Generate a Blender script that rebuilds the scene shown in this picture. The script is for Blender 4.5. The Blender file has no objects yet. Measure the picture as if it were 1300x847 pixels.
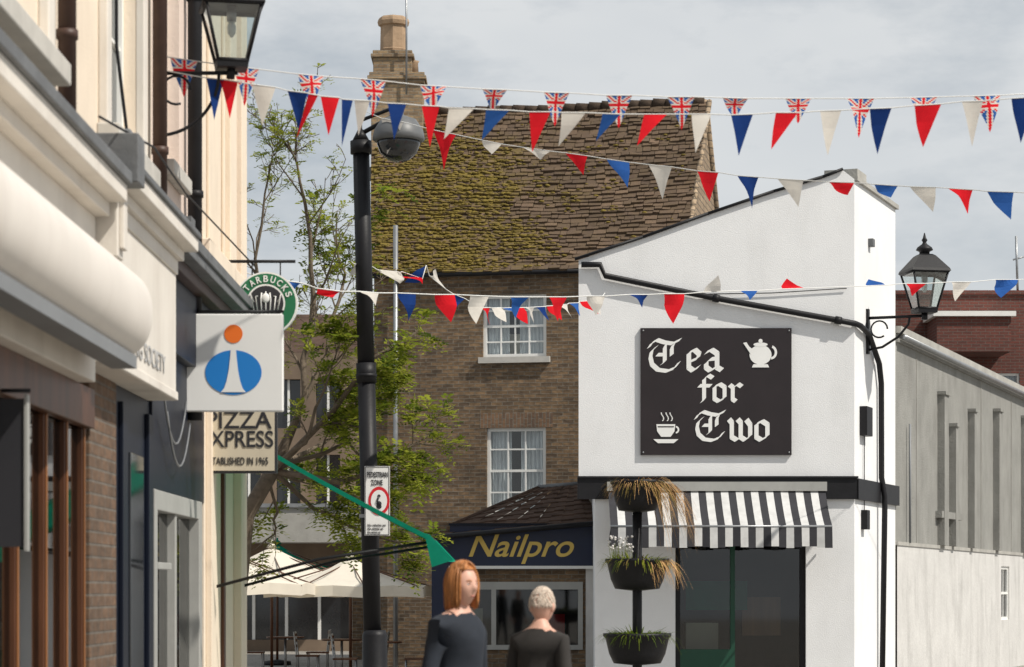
import bpy, bmesh, math, random
from mathutils import Vector, Matrix, noise
random.seed(7)
R = random.random
def U(a,b): return a+(b-a)*random.random()
F=3069.0; EYE=1.6
def W(bx,by,Y):
    """site survey: horizontal / vertical bearing + distance -> metres"""
    return Vector(((bx-650)/F*Y, Y, EYE+(750-by)/F*Y))

# ------------------------------------------------------------------ materials
MATS={}
def newmat(name):
    m=bpy.data.materials.new(name); m.use_nodes=True
    nt=m.node_tree; b=nt.nodes['Principled BSDF']
    return m,nt,b
def L(nt,a,b): nt.links.new(a,b)
def ramp(nt,src,p0,p1,c0=(0,0,0,1),c1=(1,1,1,1)):
    r=nt.nodes.new('ShaderNodeValToRGB'); r.color_ramp.elements[0].position=p0; r.color_ramp.elements[1].position=p1
    r.color_ramp.elements[0].color=c0; r.color_ramp.elements[1].color=c1
    L(nt,src,r.inputs[0]); return r.outputs[0]
def noise_n(nt,scale,detail=5,stretch=(1,1,1),coord='Object'):
    tc=nt.nodes.new('ShaderNodeTexCoord'); mp=nt.nodes.new('ShaderNodeMapping'); mp.inputs['Scale'].default_value=stretch
    n=nt.nodes.new('ShaderNodeTexNoise'); n.inputs['Scale'].default_value=scale; n.inputs['Detail'].default_value=detail
    n.inputs['Roughness'].default_value=.62
    L(nt,tc.outputs[coord],mp.inputs[0]); L(nt,mp.outputs[0],n.inputs['Vector']); return n.outputs['Fac']
def mix(nt,fac,a,b,blend='MIX'):
    m=nt.nodes.new('ShaderNodeMix'); m.data_type='RGBA'; m.blend_type=blend
    for s,v in ((m.inputs[0],fac),(m.inputs[6],a),(m.inputs[7],b)):
        if hasattr(v,'links') or hasattr(v,'is_linked'): L(nt,v,s)
        elif isinstance(v,(int,float)): s.default_value=v
        else: s.default_value=tuple(v)+((1,) if len(v)==3 else ())
    return m.outputs[2]
def M(name,col,rough=.75,var=.15,scale=2.0,bump=0.0,bscale=40,metal=0,stretch=(1,1,1),grime=0,gcol=(.12,.11,.1),spec=.4,gs=(1.6,1.6,.45)):
    m,nt,b=newmat(name)
    hi=tuple(min(1,c*(1+var)) for c in col); lo=tuple(c*(1-var) for c in col)
    c=mix(nt,ramp(nt,noise_n(nt,scale,6,stretch),.3,.7),lo,hi)
    if grime>0:
        g=ramp(nt,noise_n(nt,1.6,8,gs),.48,.8)
        mul=nt.nodes.new('ShaderNodeMath'); mul.operation='MULTIPLY'; mul.inputs[1].default_value=grime
        L(nt,g,mul.inputs[0]); c=mix(nt,mul.outputs[0],c,gcol)
    L(nt,c,b.inputs['Base Color']); b.inputs['Roughness'].default_value=rough; b.inputs['Metallic'].default_value=metal
    b.inputs['Specular IOR Level'].default_value=spec
    if bump>0:
        bp=nt.nodes.new('ShaderNodeBump'); bp.inputs['Strength'].default_value=bump; bp.inputs['Distance'].default_value=.02
        L(nt,noise_n(nt,bscale,6),bp.inputs['Height']); L(nt,bp.outputs[0],b.inputs['Normal'])
    MATS[name]=m; return m
def brick(name,c1,c2,mortar,bw=.225,rh=.075,ms=.009,var=.5,rot=0,painted=False):
    m,nt,b=newmat(name)
    uv=nt.nodes.new('ShaderNodeUVMap'); uv.uv_map='UVMap'
    mp=nt.nodes.new('ShaderNodeMapping'); mp.inputs['Rotation'].default_value=(0,0,rot)
    L(nt,uv.outputs[0],mp.inputs[0])
    br=nt.nodes.new('ShaderNodeTexBrick')
    br.inputs['Scale'].default_value=1; br.inputs['Brick Width'].default_value=bw; br.inputs['Row Height'].default_value=rh
    br.inputs['Mortar Size'].default_value=ms; br.inputs['Mortar Smooth'].default_value=.3; br.inputs['Bias'].default_value=-.1
    br.inputs['Color1'].default_value=c1+(1,); br.inputs['Color2'].default_value=c2+(1,); br.inputs['Mortar'].default_value=mortar+(1,)
    L(nt,mp.outputs[0],br.inputs['Vector'])
    n1=ramp(nt,noise_n(nt,1.1,6),.3,.72,(1-var*.55,)*3+(1,),(1+var*.3,)*3+(1,))
    n2=ramp(nt,noise_n(nt,9,4,(1,1,2.5)),.3,.7,(1-var*.6,)*3+(1,),(1+var*.5,)*3+(1,))
    c=mix(nt,1.0,br.outputs['Color'],n1,'MULTIPLY'); c=mix(nt,1.0,c,n2,'MULTIPLY')
    L(nt,c,b.inputs['Base Color']); b.inputs['Roughness'].default_value=.9
    bp=nt.nodes.new('ShaderNodeBump'); bp.inputs['Strength'].default_value=.35 if painted else .7; bp.inputs['Distance'].default_value=.014; bp.invert=True
    L(nt,br.outputs['Fac'],bp.inputs['Height']); L(nt,bp.outputs[0],b.inputs['Normal'])
    MATS[name]=m; return m
def glassy(name,tr=.8,col=(.9,.95,.95),gl=.0):
    m=bpy.data.materials.new(name); m.use_nodes=True; nt=m.node_tree; nt.nodes.clear()
    o=nt.nodes.new('ShaderNodeOutputMaterial'); mx=nt.nodes.new('ShaderNodeMixShader')
    t=nt.nodes.new('ShaderNodeBsdfTransparent'); g=nt.nodes.new('ShaderNodeBsdfGlossy'); g.inputs['Roughness'].default_value=.03
    t.inputs[0].default_value=col+(1,); fr=nt.nodes.new('ShaderNodeFresnel'); fr.inputs[0].default_value=1.5
    ad=nt.nodes.new('ShaderNodeMath'); ad.inputs[1].default_value=1-tr; ad.use_clamp=True
    L(nt,fr.outputs[0],ad.inputs[0]); L(nt,ad.outputs[0],mx.inputs[0]); L(nt,t.outputs[0],mx.inputs[1]); L(nt,g.outputs[0],mx.inputs[2]); L(nt,mx.outputs[0],o.inputs[0])
    MATS[name]=m; return m
def cloth(name,col,trans=.45,var=.08,scale=9):
    m=bpy.data.materials.new(name); m.use_nodes=True; nt=m.node_tree; nt.nodes.clear()
    o=nt.nodes.new('ShaderNodeOutputMaterial'); mx=nt.nodes.new('ShaderNodeMixShader'); mx.inputs[0].default_value=trans
    d=nt.nodes.new('ShaderNodeBsdfDiffuse'); t=nt.nodes.new('ShaderNodeBsdfTranslucent')
    c=mix(nt,ramp(nt,noise_n(nt,scale,4),.3,.7),tuple(x*(1-var) for x in col),tuple(min(1,x*(1+var)) for x in col))
    L(nt,c,d.inputs[0]); L(nt,c,t.inputs[0]); L(nt,d.outputs[0],mx.inputs[1]); L(nt,t.outputs[0],mx.inputs[2]); L(nt,mx.outputs[0],o.inputs[0])
    MATS[name]=m; return m

M('white_render',(.78,.785,.79),.85,.035,1.2,.3,60,grime=.16,gcol=(.45,.44,.42))
M('black_paint',(.012,.012,.014),.5,.2,5,.1,30,spec=.25)
M('dark_sign',(.022,.016,.017),.3,.15,2)
M('sign_white',(.8,.8,.78),.5,.03)
M('roughcast',(.27,.268,.25),.95,.14,1.4,.9,35,grime=.4,gcol=(.13,.12,.11))
M('white_brickpaint',(.58,.57,.55),.85,.08,2,.5,14,grime=.35)
M('concrete',(.38,.37,.34),.9,.15,2,.4,30,grime=.3)
M('lead',(.13,.135,.14),.6,.25,3,.3,15)
M('cream',(.78,.67,.54),.8,.05,1.5,.2,50,grime=.25,gcol=(.4,.31,.24))
M('pink_cream',(.74,.61,.53),.85,.06,1.2,.3,50,grime=.3,gcol=(.36,.28,.23))
M('brown_pipe',(.06,.032,.024),.5,.2,6)
M('white_paint',(.8,.8,.77),.5,.05,3,grime=.12,gcol=(.4,.38,.34))
M('fascia_paint',(.7,.655,.59),.6,.06,1.5,.1,30,grime=.35,gcol=(.36,.3,.25))
M('shaded_door_grey',(.36,.36,.34),.5,.08,3,grime=.2)  # off-white door frame, dulled: street shade is put into the base colour
M('pvc_white',(.74,.69,.63),.4,.04,1.5,grime=.25,gcol=(.45,.38,.32))
M('grey_plastic',(.2,.21,.22),.5,.1)
M('letter_grey',(.4,.4,.4),.5,.1)
M('wood',(.085,.032,.014),.4,.45,6,stretch=(1,1,.1))  # darkened in the colour to stand in for shade on the left shopfronts
M('wood_light',(.24,.1,.035),.4,.3,6,stretch=(1,1,.1))
M('navy_paint',(.005,.008,.018),.45,.15,spec=.25)  # navy taken near black; shade on the lower facade is in this colour
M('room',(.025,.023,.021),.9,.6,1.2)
M('window_dark',(.02,.022,.025),.06,.3,2,spec=.7)
M('curtain',(.55,.56,.58),.9,.3,5,stretch=(9,9,.5))
M('sign_cream',(.62,.55,.42),.55,.05,grime=.15)
M('sign_dark_text',(.03,.03,.035),.5,.05)
M('orange',(.82,.17,.02),.5,.03); M('blue_sign',(.015,.2,.58),.5,.03)
M('green_ring',(.02,.16,.07),.45,.05)
M('red_sign',(.6,.02,.03),.45,.03)
M('dark_green',(.01,.06,.035),.45,.1)
cloth('green_canvas',(.012,.25,.16),.35,.12,4)
cloth('canvas_cream',(.84,.78,.67),.3,.05,3)
M('canvas_white',(.55,.55,.54),.9,.12,6); M('canvas_black',(.03,.03,.035),.85,.15,6)
M('lean_roof',(.075,.048,.036),.9,.45,3,.4,9,spec=.1)
M('shop_blue',(.01,.018,.05),.35,.15)
M('gold',(.7,.5,.12),.45,.06)
M('stone_sill',(.5,.48,.44),.85,.12,5)
M('straw',(.46,.27,.11),.9,.3,20); M('moss',(.17,.125,.026),.95,.5,8)
cloth('leaf_a',(.17,.22,.025),.45,.3,3); cloth('leaf_b',(.3,.33,.045),.5,.25,3); cloth('leaf_c',(.08,.12,.02),.35,.35,3)
M('bark',(.14,.11,.08),.9,.3,12,.6,30)
M('terracotta',(.36,.25,.16),.9,.25,4,.4,20)
M('brown_panel',(.19,.14,.1),.85,.25,.8)
M('skin',(.62,.36,.27),.5,.06,20); M('hair_ginger',(.4,.16,.05),.45,.45,60,stretch=(1,1,.15)); M('hair_grey',(.55,.46,.38),.6,.25,60)
M('shirt',(.02,.025,.035),.9,.2,8); M('shirt_dark',(.03,.027,.025),.9,.2,8); M('trousers',(.03,.035,.06),.9,.2); M('shoe',(.02,.02,.02),.5,.2)
M('lip',(.45,.16,.13),.5,.05); M('eye_white',(.7,.68,.65),.3,.02); M('iris',(.03,.025,.02),.2,.1)
M('metal_grey',(.3,.31,.32),.4,.15,5,metal=.6)
M('camera_grey',(.12,.125,.13),.45,.15,5)
M('string',(.7,.7,.68),.8,.05)
M('flower',(.75,.72,.7),.7,.05)
M('copper_roof',(.22,.2,.18),.8,.2)
glassy('glass',.93); glassy('lamp_glass',.85,(.85,.92,.92)); glassy('shop_glass',.96,(.5,.56,.56))
cloth('flag_red',(.72,.02,.03)); cloth('flag_white',(.74,.7,.64)); cloth('flag_blue',(.018,.05,.2)); cloth('flag_blue2',(.04,.13,.42))
brick('brick_brown',(.235,.15,.082),(.1,.068,.045),(.2,.17,.13),var=.7)
brick('brick_arch',(.22,.13,.075),(.13,.085,.06),(.2,.175,.14),rot=math.pi/2)
brick('brick_tan',(.36,.25,.14),(.21,.145,.09),(.25,.22,.17))
brick('brick_red',(.15,.045,.032),(.1,.036,.028),(.13,.1,.085),var=.3)
brick('brick_orange',(.17,.1,.06),(.12,.075,.047),(.16,.135,.11))
brick('stone_tiles',(.36,.265,.17),(.24,.175,.115),(.1,.08,.06),bw=.28,rh=.14,ms=.012)
brick('paving',(.3,.28,.25),(.25,.235,.21),(.14,.13,.12),bw=.6,rh=.4,ms=.01,var=.3)

m,nt,b=newmat('slate')
at=nt.nodes.new('ShaderNodeAttribute'); at.attribute_name='tint'
c=mix(nt,at.outputs['Fac'],(.05,.036,.027),(.2,.135,.09))
c=mix(nt,ramp(nt,noise_n(nt,14,6),.35,.85),c,(.1,.074,.055))
at2=nt.nodes.new('ShaderNodeAttribute'); at2.attribute_name='mossy'
nm=nt.nodes.new('ShaderNodeMath'); nm.operation='MULTIPLY'
L(nt,ramp(nt,noise_n(nt,4.5,9),.42,.58),nm.inputs[0]); L(nt,at2.outputs['Fac'],nm.inputs[1])
c=mix(nt,nm.outputs[0],c,(.175,.13,.028))
L(nt,c,b.inputs['Base Color']); b.inputs['Roughness'].default_value=.95; b.inputs['Specular IOR Level'].default_value=.15
bp=nt.nodes.new('ShaderNodeBump'); bp.inputs['Strength'].default_value=.8; bp.inputs['Distance'].default_value=.02
L(nt,noise_n(nt,22,6),bp.inputs['Height']); L(nt,bp.outputs[0],b.inputs['Normal']); MATS['slate']=m

# ------------------------------------------------------------------ builders
class Fr:
    def __init__(s,o,u,n):
        s.o=Vector(o).to_3d(); s.u=Vector((u[0],u[1],0)).normalized(); s.n=Vector((n[0],n[1],0)).normalized()
    def p(s,u,n,z): return Vector((s.o.x+s.u.x*u+s.n.x*n, s.o.y+s.u.y*u+s.n.y*n, z))
WF=Fr((0,0,0),(1,0),(0,1))
class MB:
    def __init__(s): s.v=[];s.f=[];s.m=[];s.s=[];s.mats=[];s.t=[]
    def mi(s,m):
        if m not in s.mats: s.mats.append(m)
        return s.mats.index(m)
    def poly(s,verts,faces,mat,smooth=False,tint=(0,0)):
        o=len(s.v); s.v+= [Vector(x) for x in verts]; k=s.mi(mat)
        for f in faces: s.f.append([o+i for i in f]); s.m.append(k); s.s.append(smooth); s.t.append(tint)
    def face(s,pts,mat,smooth=False,tint=(0,0)): s.poly(pts,[list(range(len(pts)))],mat,smooth,tint)
    def box(s,fr,u0,u1,n0,n1,z0,z1,mat):
        P=[fr.p(u,n,z) for z in (z0,z1) for n in (n0,n1) for u in (u0,u1)]
        s.poly(P,[(0,2,3,1),(4,5,7,6),(0,1,5,4),(2,6,7,3),(0,4,6,2),(1,3,7,5)],mat)
    def tube(s,path,r,mat,seg=8,smooth=True,cap=True):
        path=[Vector(p) for p in path]; n=len(path)
        rr=r if isinstance(r,(list,tuple)) else [r]*n
        V=[]; prev=None
        for i,p in enumerate(path):
            d=(path[min(i+1,n-1)]-path[max(i-1,0)]).normalized()
            if prev is None:
                a=Vector((0,0,1)) if abs(d.z)<.9 else Vector((1,0,0)); x=d.cross(a).normalized()
            else:
                x=(prev-d*prev.dot(d)); x=x.normalized() if x.length>1e-6 else d.orthogonal().normalized()
            prev=x; y=d.cross(x)
            for k in range(seg):
                a=2*math.pi*(k+.5)/seg; V.append(p+(x*math.cos(a)+y*math.sin(a))*rr[i])
        Fc=[(i*seg+k,i*seg+(k+1)%seg,(i+1)*seg+(k+1)%seg,(i+1)*seg+k) for i in range(n-1) for k in range(seg)]
        if cap: Fc+= [tuple(range(seg))[::-1],tuple((n-1)*seg+k for k in range(seg))]
        s.poly(V,Fc,mat,smooth)
    def lathe(s,c,prof,mat,seg=24,smooth=True,rot=0):
        c=Vector(c); V=[];n=len(prof)
        for r,z in prof:
            for k in range(seg):
                a=2*math.pi*k/seg+rot; V.append(c+Vector((r*math.cos(a),r*math.sin(a),z)))
        Fc=[(i*seg+k,i*seg+(k+1)%seg,(i+1)*seg+(k+1)%seg,(i+1)*seg+k) for i in range(n-1) for k in range(seg)]
        Fc+= [tuple(range(seg))[::-1],tuple((n-1)*seg+k for k in range(seg))]
        s.poly(V,Fc,mat,smooth)
    def ball(s,c,r,mat,seg=10,rings=6,sc=(1,1,1)):
        c=Vector(c); V=[];Fc=[]
        for i in range(rings+1):
            th=math.pi*i/rings
            for k in range(seg):
                a=2*math.pi*k/seg; V.append(c+Vector((r*sc[0]*math.sin(th)*math.cos(a),r*sc[1]*math.sin(th)*math.sin(a),r*sc[2]*math.cos(th))))
        for i in range(rings):
            for k in range(seg): Fc.append((i*seg+k,(i+1)*seg+k,(i+1)*seg+(k+1)%seg,i*seg+(k+1)%seg))
        s.poly(V,Fc,mat,True)
    def wall(s,fr,u0,u1,z0,z1,holes,depth,mat,n=0):
        us=sorted(set([u0,u1]+[h[0] for h in holes]+[h[1] for h in holes])); zs=sorted(set([z0,z1]+[h[2] for h in holes]+[h[3] for h in holes]))
        for i in range(len(us)-1):
            for j in range(len(zs)-1):
                cu=(us[i]+us[i+1])/2; cz=(zs[j]+zs[j+1])/2
                if any(h[0]<cu<h[1] and h[2]<cz<h[3] for h in holes): continue
                s.face([fr.p(us[i],n,zs[j]),fr.p(us[i+1],n,zs[j]),fr.p(us[i+1],n,zs[j+1]),fr.p(us[i],n,zs[j+1])],mat)
        for a,b,c,d in holes:
            for (p,q) in (((a,c),(a,d)),((b,c),(b,d)),((a,c),(b,c)),((a,d),(b,d))):
                s.face([fr.p(p[0],n,p[1]),fr.p(q[0],n,q[1]),fr.p(q[0],n-depth,q[1]),fr.p(p[0],n-depth,p[1])],mat)
    def build(s,name,parent=None,bevel=0,tint=False):
        me=bpy.data.meshes.new(name); off=parent.location if parent else Vector((0,0,0))
        me.from_pydata([tuple(v-off) for v in s.v],[],s.f)
        for m in s.mats: me.materials.append(MATS[m])
        me.polygons.foreach_set('material_index',s.m); me.polygons.foreach_set('use_smooth',s.s)
        me.update()
        uv=me.uv_layers.new(name='UVMap'); data=[0.0]*(2*len(me.loops))
        for p in me.polygons:
            N=p.normal
            if abs(N.z)>.85: t=None
            else:
                t=Vector((-N.y,N.x,0)); t=t.normalized()
                if t.x<0 or (abs(t.x)<.3 and t.y<0): t=-t
            for li in p.loop_indices:
                v=s.v[me.loops[li].vertex_index]
                if t is None: data[2*li]=v.x; data[2*li+1]=v.y
                else: data[2*li]=v.dot(t); data[2*li+1]=v.z
        uv.data.foreach_set('uv',data)
        if tint:
            for nm,k in (('tint',0),('mossy',1)):
                a=me.attributes.new(nm,'FLOAT','FACE'); a.data.foreach_set('value',[t[k] for t in s.t])
        ob=bpy.data.objects.new(name,me); bpy.context.scene.collection.objects.link(ob)
        if parent: ob.parent=parent
        if bevel>0:
            bm=bmesh.new(); bm.from_mesh(me); bmesh.ops.recalc_face_normals(bm,faces=bm.faces); bm.to_mesh(me); bm.free()
            md=ob.modifiers.new('bevel','BEVEL'); md.width=bevel; md.segments=2; md.limit_method='ANGLE'
        return ob
def E(name,loc=(0,0,0)):
    o=bpy.data.objects.new(name,None); o.location=loc; o.empty_display_size=.2
    bpy.context.scene.collection.objects.link(o); return o
def text(s,name,parent,pos,right,up,mat,fit,shear=0,bold=0.0,ext=.002,spacing=1):
    """pos = lower-left corner; fit=(w,h)"""
    cu=bpy.data.curves.new(name,'FONT'); cu.body=s; cu.size=1; cu.shear=shear; cu.offset=bold; cu.extrude=ext; cu.space_character=spacing
    cu.materials.append(MATS[mat]); ob=bpy.data.objects.new(name,cu); bpy.context.scene.collection.objects.link(ob)
    bpy.context.view_layer.update()
    bb=[Vector(c) for c in ob.bound_box]; x0=min(c.x for c in bb); x1=max(c.x for c in bb); y0=min(c.y for c in bb); y1=max(c.y for c in bb)
    r=Vector(right).normalized(); u=Vector(up).normalized(); n=r.cross(u)
    sx=fit[0]/(x1-x0); sy=fit[1]/(y1-y0)
    mt=Matrix.Identity(4)
    for i in range(3): mt[i][0]=r[i]*sx; mt[i][1]=u[i]*sy; mt[i][2]=n[i]
    p=Vector(pos)-r*x0*sx-u*y0*sy-parent.location
    for i in range(3): mt[i][3]=p[i]
    ob.parent=parent; ob.matrix_local=mt; return ob
def window(parent,fr,u0,u1,z0,z1,n,cols,rows,frame='white_paint',curtain=True,name='window',bar=.022,fw=.06,glass='glass'):
    mb=MB(); mb.box(fr,u0,u0+fw,n-.06,n,z0,z1,frame); mb.box(fr,u1-fw,u1,n-.06,n,z0,z1,frame)
    mb.box(fr,u0+fw,u1-fw,n-.06,n-.003,z0,z0+fw,frame); mb.box(fr,u0+fw,u1-fw,n-.06,n-.003,z1-fw,z1,frame)
    zm=(z0+z1)/2; mb.box(fr,u0+fw,u1-fw,n-.055,n-.006,zm-.025,zm+.025,frame)
    for i in range(1,cols):
        u=u0+fw+(u1-u0-2*fw)*i/cols; mb.box(fr,u-bar/2,u+bar/2,n-.05,n-.01,z0+fw,z1-fw,frame)
    for j in range(1,rows):
        z=z0+(z1-z0)*j/rows
        if abs(z-zm)>.05: mb.box(fr,u0+fw,u1-fw,n-.05,n-.013,z-bar/2,z+bar/2,frame)
    mb.build(name+'_frame',parent)
    g=MB(); g.face([fr.p(u0,n-.035,z0),fr.p(u1,n-.035,z0),fr.p(u1,n-.035,z1),fr.p(u0,n-.035,z1)],glass); g.build(name+'_glass',parent)
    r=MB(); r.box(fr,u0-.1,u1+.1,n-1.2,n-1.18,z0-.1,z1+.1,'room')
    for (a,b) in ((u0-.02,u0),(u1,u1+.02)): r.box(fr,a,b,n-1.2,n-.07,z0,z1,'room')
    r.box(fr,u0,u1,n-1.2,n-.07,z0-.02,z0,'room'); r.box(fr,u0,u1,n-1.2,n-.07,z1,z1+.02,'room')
    if curtain:
        N=36; w=(u1-u0)
        for side in (0,1):
            pts=[]
            for k in range(N+1):
                f=k/N; uu=(u0+w*.44*f) if side==0 else (u1-w*.4*f)
                pts.append((uu,n-.12+.018*math.sin(f*40)))
            for k in range(N):
                a,b=pts[k],pts[k+1]
                zb=z0+.03; 
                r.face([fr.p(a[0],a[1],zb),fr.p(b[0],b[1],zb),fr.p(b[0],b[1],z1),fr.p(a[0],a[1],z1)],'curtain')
    r.build(name+'_interior',parent)

# ------------------------------------------------------------------ ground
mb=MB(); mb.face([(-600,-60,0),(600,-60,0),(600,1500,0),(-600,1500,0)],'paving'); mb.build('ground')

# ------------------------------------------------------------------ LEFT TERRACE
LF=Fr((-2.5,0,0),(0,1),(1,0))
lt=E('cream_shop_terrace',(-2.5,14,0))
mb=MB()
mb.wall(LF,5.0,13.75,3.9,9.5,[(10.9,12.75,4.7,7.4),(7,8.8,4.7,7.4)],.18,'cream')
mb.wall(LF,13.75,16.75,3.9,9.5,[(14.75,16.05,4.5,7.2)],.18,'cream')
mb.wall(LF,16.75,21.9,3.9,9.5,[(17.35,18.15,4.7,7.2)],.16,'pink_cream')
mb.face([LF.p(21.9,0,0),LF.p(21.9,-7,0),LF.p(21.9,-7,9.5),LF.p(21.9,0,9.5)],'pink_cream')
mb.face([LF.p(5,0,9.5),LF.p(21.9,0,9.5),LF.p(21.9,-7,9.5),LF.p(5,-7,9.5)],'lead')
mb.face([LF.p(5,0,0),LF.p(5,-7,0),LF.p(5,-7,9.5),LF.p(5,0,9.5)],'brick_brown')
mb.face([LF.p(5,-7,0),LF.p(21.9,-7,0),LF.p(21.9,-7,9.5),LF.p(5,-7,9.5)],'brick_brown')
mb.build('walls',lt)
window(lt,LF,10.9,12.75,4.7,7.4,-.1,3,4); window(lt,LF,7,8.8,4.7,7.4,-.1,3,4)
window(lt,LF,14.75,16.05,4.5,7.2,-.08,2,4); window(lt,LF,17.35,18.15,4.7,7.2,-.09,2,4)
mb=MB()
for a,b,n in ((18.95,19.35,.05),(19.35,20.9,.02),(20.9,21.35,.07),(21.5,21.9,.1)): mb.box(LF,a,b,0,n,4.35,9.4,'cream')
mb.box(LF,19.6,19.66,.02,.05,4.36,9.4,'cream'); mb.box(LF,20.6,20.66,.02,.05,4.36,9.4,'cream')
mb.box(LF,18.9,21.95,0,.14,4.2,4.36,'cream')
for a,b in ((14.6,14.75),(16.05,16.2),(10.72,10.9),(12.75,12.93)): mb.box(LF,a,b,0,.06,4.4,7.3,'fascia_paint')
for a,b in ((14.55,16.25),(10.7,12.95)): mb.box(LF,a,b,0,.14,4.3,4.42,'stone_sill')
mb.box(LF,17.28,18.22,0,.09,4.58,4.69,'stone_sill')
mb.build('stucco_mouldings',lt,.01)
mb=MB()
for y,r,m,zb in ((13.15,.05,'brown_pipe',4.0),(16.62,.05,'brown_pipe',4.1),(18.45,.055,'black_paint',2.9)):
    mb.tube([LF.p(y,.08,zb),LF.p(y,.08,9.6)],r,m,12)
    for z in (4.6,6.1): mb.tube([LF.p(y,.08,z),LF.p(y,.08,z+.05)],r*1.2,m,12)
mb.box(LF,18.3,18.6,.0,.2,9.3,9.5,'black_paint')
mb.build('drainpipes',lt)
mb=MB(); fp='fascia_paint'
mb.box(LF,5,13.7,0,.14,2.78,3.72,fp); mb.box(LF,5,13.7,0,.22,3.72,3.8,fp); mb.box(LF,5,13.7,0,.32,3.8,3.9,fp); mb.box(LF,5,13.7,0,.35,3.9,3.97,'lead'); mb.box(LF,5,13.68,0,.2,3.97,4.1,'lead')
mb.box(LF,13.98,16.55,0,.2,2.9,3.86,fp); mb.box(LF,13.98,16.6,0,.25,3.86,3.93,fp); mb.box(LF,13.98,16.65,0,.34,3.93,4.02,fp); mb.box(LF,13.98,16.66,0,.36,4.02,4.06,'lead')
mb.box(LF,13.98,16.55,.2,.215,2.9,2.96,fp); mb.box(LF,13.98,16.55,.2,.215,3.76,3.86,fp)
mb.box(LF,16.67,21.9,0,.1,3.3,3.84,'navy_paint'); mb.box(LF,16.67,21.95,0,.18,3.84,3.93,'brown_pipe'); mb.box(LF,16.67,21.97,0,.27,3.93,4.0,'lead'); mb.box(LF,16.67,21.98,0,.29,4.0,4.08,'lead')
for y,m in ((13.72,fp),(21.4,'cream')):
    mb.box(LF,y,y+.24,0,.38,3.92,4.2,'lead'); mb.box(LF,y+.02,y+.22,0,.26,3.5,3.92,m); mb.box(LF,y+.03,y+.21,0,.17,2.9,3.5,m)
    mb.box(LF,y+.06,y+.18,.26,.29,3.55,3.85,m)
mb.build('fascias_and_cornices',lt,.012)
mb=MB(); mb.box(LF,14.75,15.25,.02,.17,4.12,4.42,'grey_plastic'); mb.box(LF,14.8,15.2,.17,.18,4.16,4.38,'grey_plastic'); mb.box(LF,16.9,17.1,.1,.26,4.08,4.22,'lead')
mb.tube([LF.p(15.1,.1,4.42),LF.p(15.1,.03,5.0),LF.p(15.1,.02,9)],.012,'black_paint',6)
mb.tube([LF.p(13,.28,4.15),LF.p(15,.28,4.35),LF.p(17,.2,4.4),LF.p(21.6,.2,4.5)],.008,'black_paint',6)
mb.build('electrical_box',lt,.01)
text('BUILDING SOCIETY','fascia_lettering',lt,LF.p(14.0,.206,3.03),(0,1,0),(0,0,1),'letter_grey',(2.0,.12))
# shopfronts
mb=MB()
mb.box(LF,5,14.2,-.06,.04,0,.55,'wood'); mb.box(LF,5,14.2,-.02,.05,2.55,2.78,'wood')
for i,y in enumerate((5.1,6.3,7.5,8.7,9.9,10.7,11.45,12.2,12.95,13.55,14.1)): mb.box(LF,y-.03,y+.03,-.06,.0,.55,2.55,'wood'); mb.box(LF,y-.012,y+.012,.0,.012,.55,2.55,'wood_light')
mb.box(LF,14.2,15.15,-.05,.02,0,2.9,'brick_orange')
mb.box(LF,15.15,16.6,-.05,.01,0,2.9,'navy_paint'); mb.box(LF,15.3,15.5,.01,.04,0,2.8,'navy_paint'); mb.box(LF,16.4,16.6,.01,.04,0,2.8,'navy_paint')
mb.box(LF,15.7,16.25,-.03,.025,.9,2.5,'window_dark')
mb.box(LF,16.6,19.4,-.05,.03,2.3,3.3,'navy_paint'); mb.box(LF,16.6,16.72,-.05,.05,0,2.3,'shaded_door_grey'); mb.box(LF,18.95,19.12,-.05,.05,0,2.3,'shaded_door_grey')
mb.box(LF,16.72,18.95,-.05,.045,2.16,2.3,'shaded_door_grey'); mb.box(LF,17.74,17.82,-.05,.03,0,2.16,'shaded_door_grey')
mb.box(LF,16.72,17.74,-.04,.01,.0,.9,'shaded_door_grey'); mb.box(LF,17.82,18.95,-.04,.01,0,.9,'shaded_door_grey')
mb.box(LF,16.9,17.55,.012,.03,1.75,1.8,'shaded_door_grey')
mb.box(LF,19.4,21.9,-.05,.03,0,3.3,'cream'); mb.box(LF,19.5,19.8,.03,.08,0,3.2,'cream'); mb.box(LF,20.5,20.62,.03,.06,0,3.2,'wood'); mb.box(LF,21.45,21.9,.03,.1,0,3.2,'cream')
mb.build('shopfronts',lt,.006)
mb=MB(); 
for a,b in ((5.1,14.2),(16.72,18.95)):
    mb.face([LF.p(a,-.03,.0),LF.p(b,-.03,.0),LF.p(b,-.03,2.7),LF.p(a,-.03,2.7)],'shop_glass')
mb.build('shop_glazing',lt)
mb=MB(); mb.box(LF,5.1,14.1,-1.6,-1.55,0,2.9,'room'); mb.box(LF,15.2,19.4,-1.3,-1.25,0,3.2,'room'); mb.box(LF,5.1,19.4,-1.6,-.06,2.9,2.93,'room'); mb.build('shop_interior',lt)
mb=MB()
for y0,y1,zz in ((16.7,17.9,2.75),(16.9,18.1,2.6)):
    pts=[LF.p(y0+(y1-y0)*i/10,.09,zz+.35*((i/5-1)**2)-.1) for i in range(11)]; mb.tube(pts,.008,'metal_grey',5)
mb.build('chain_basket_hanger',lt)
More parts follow.
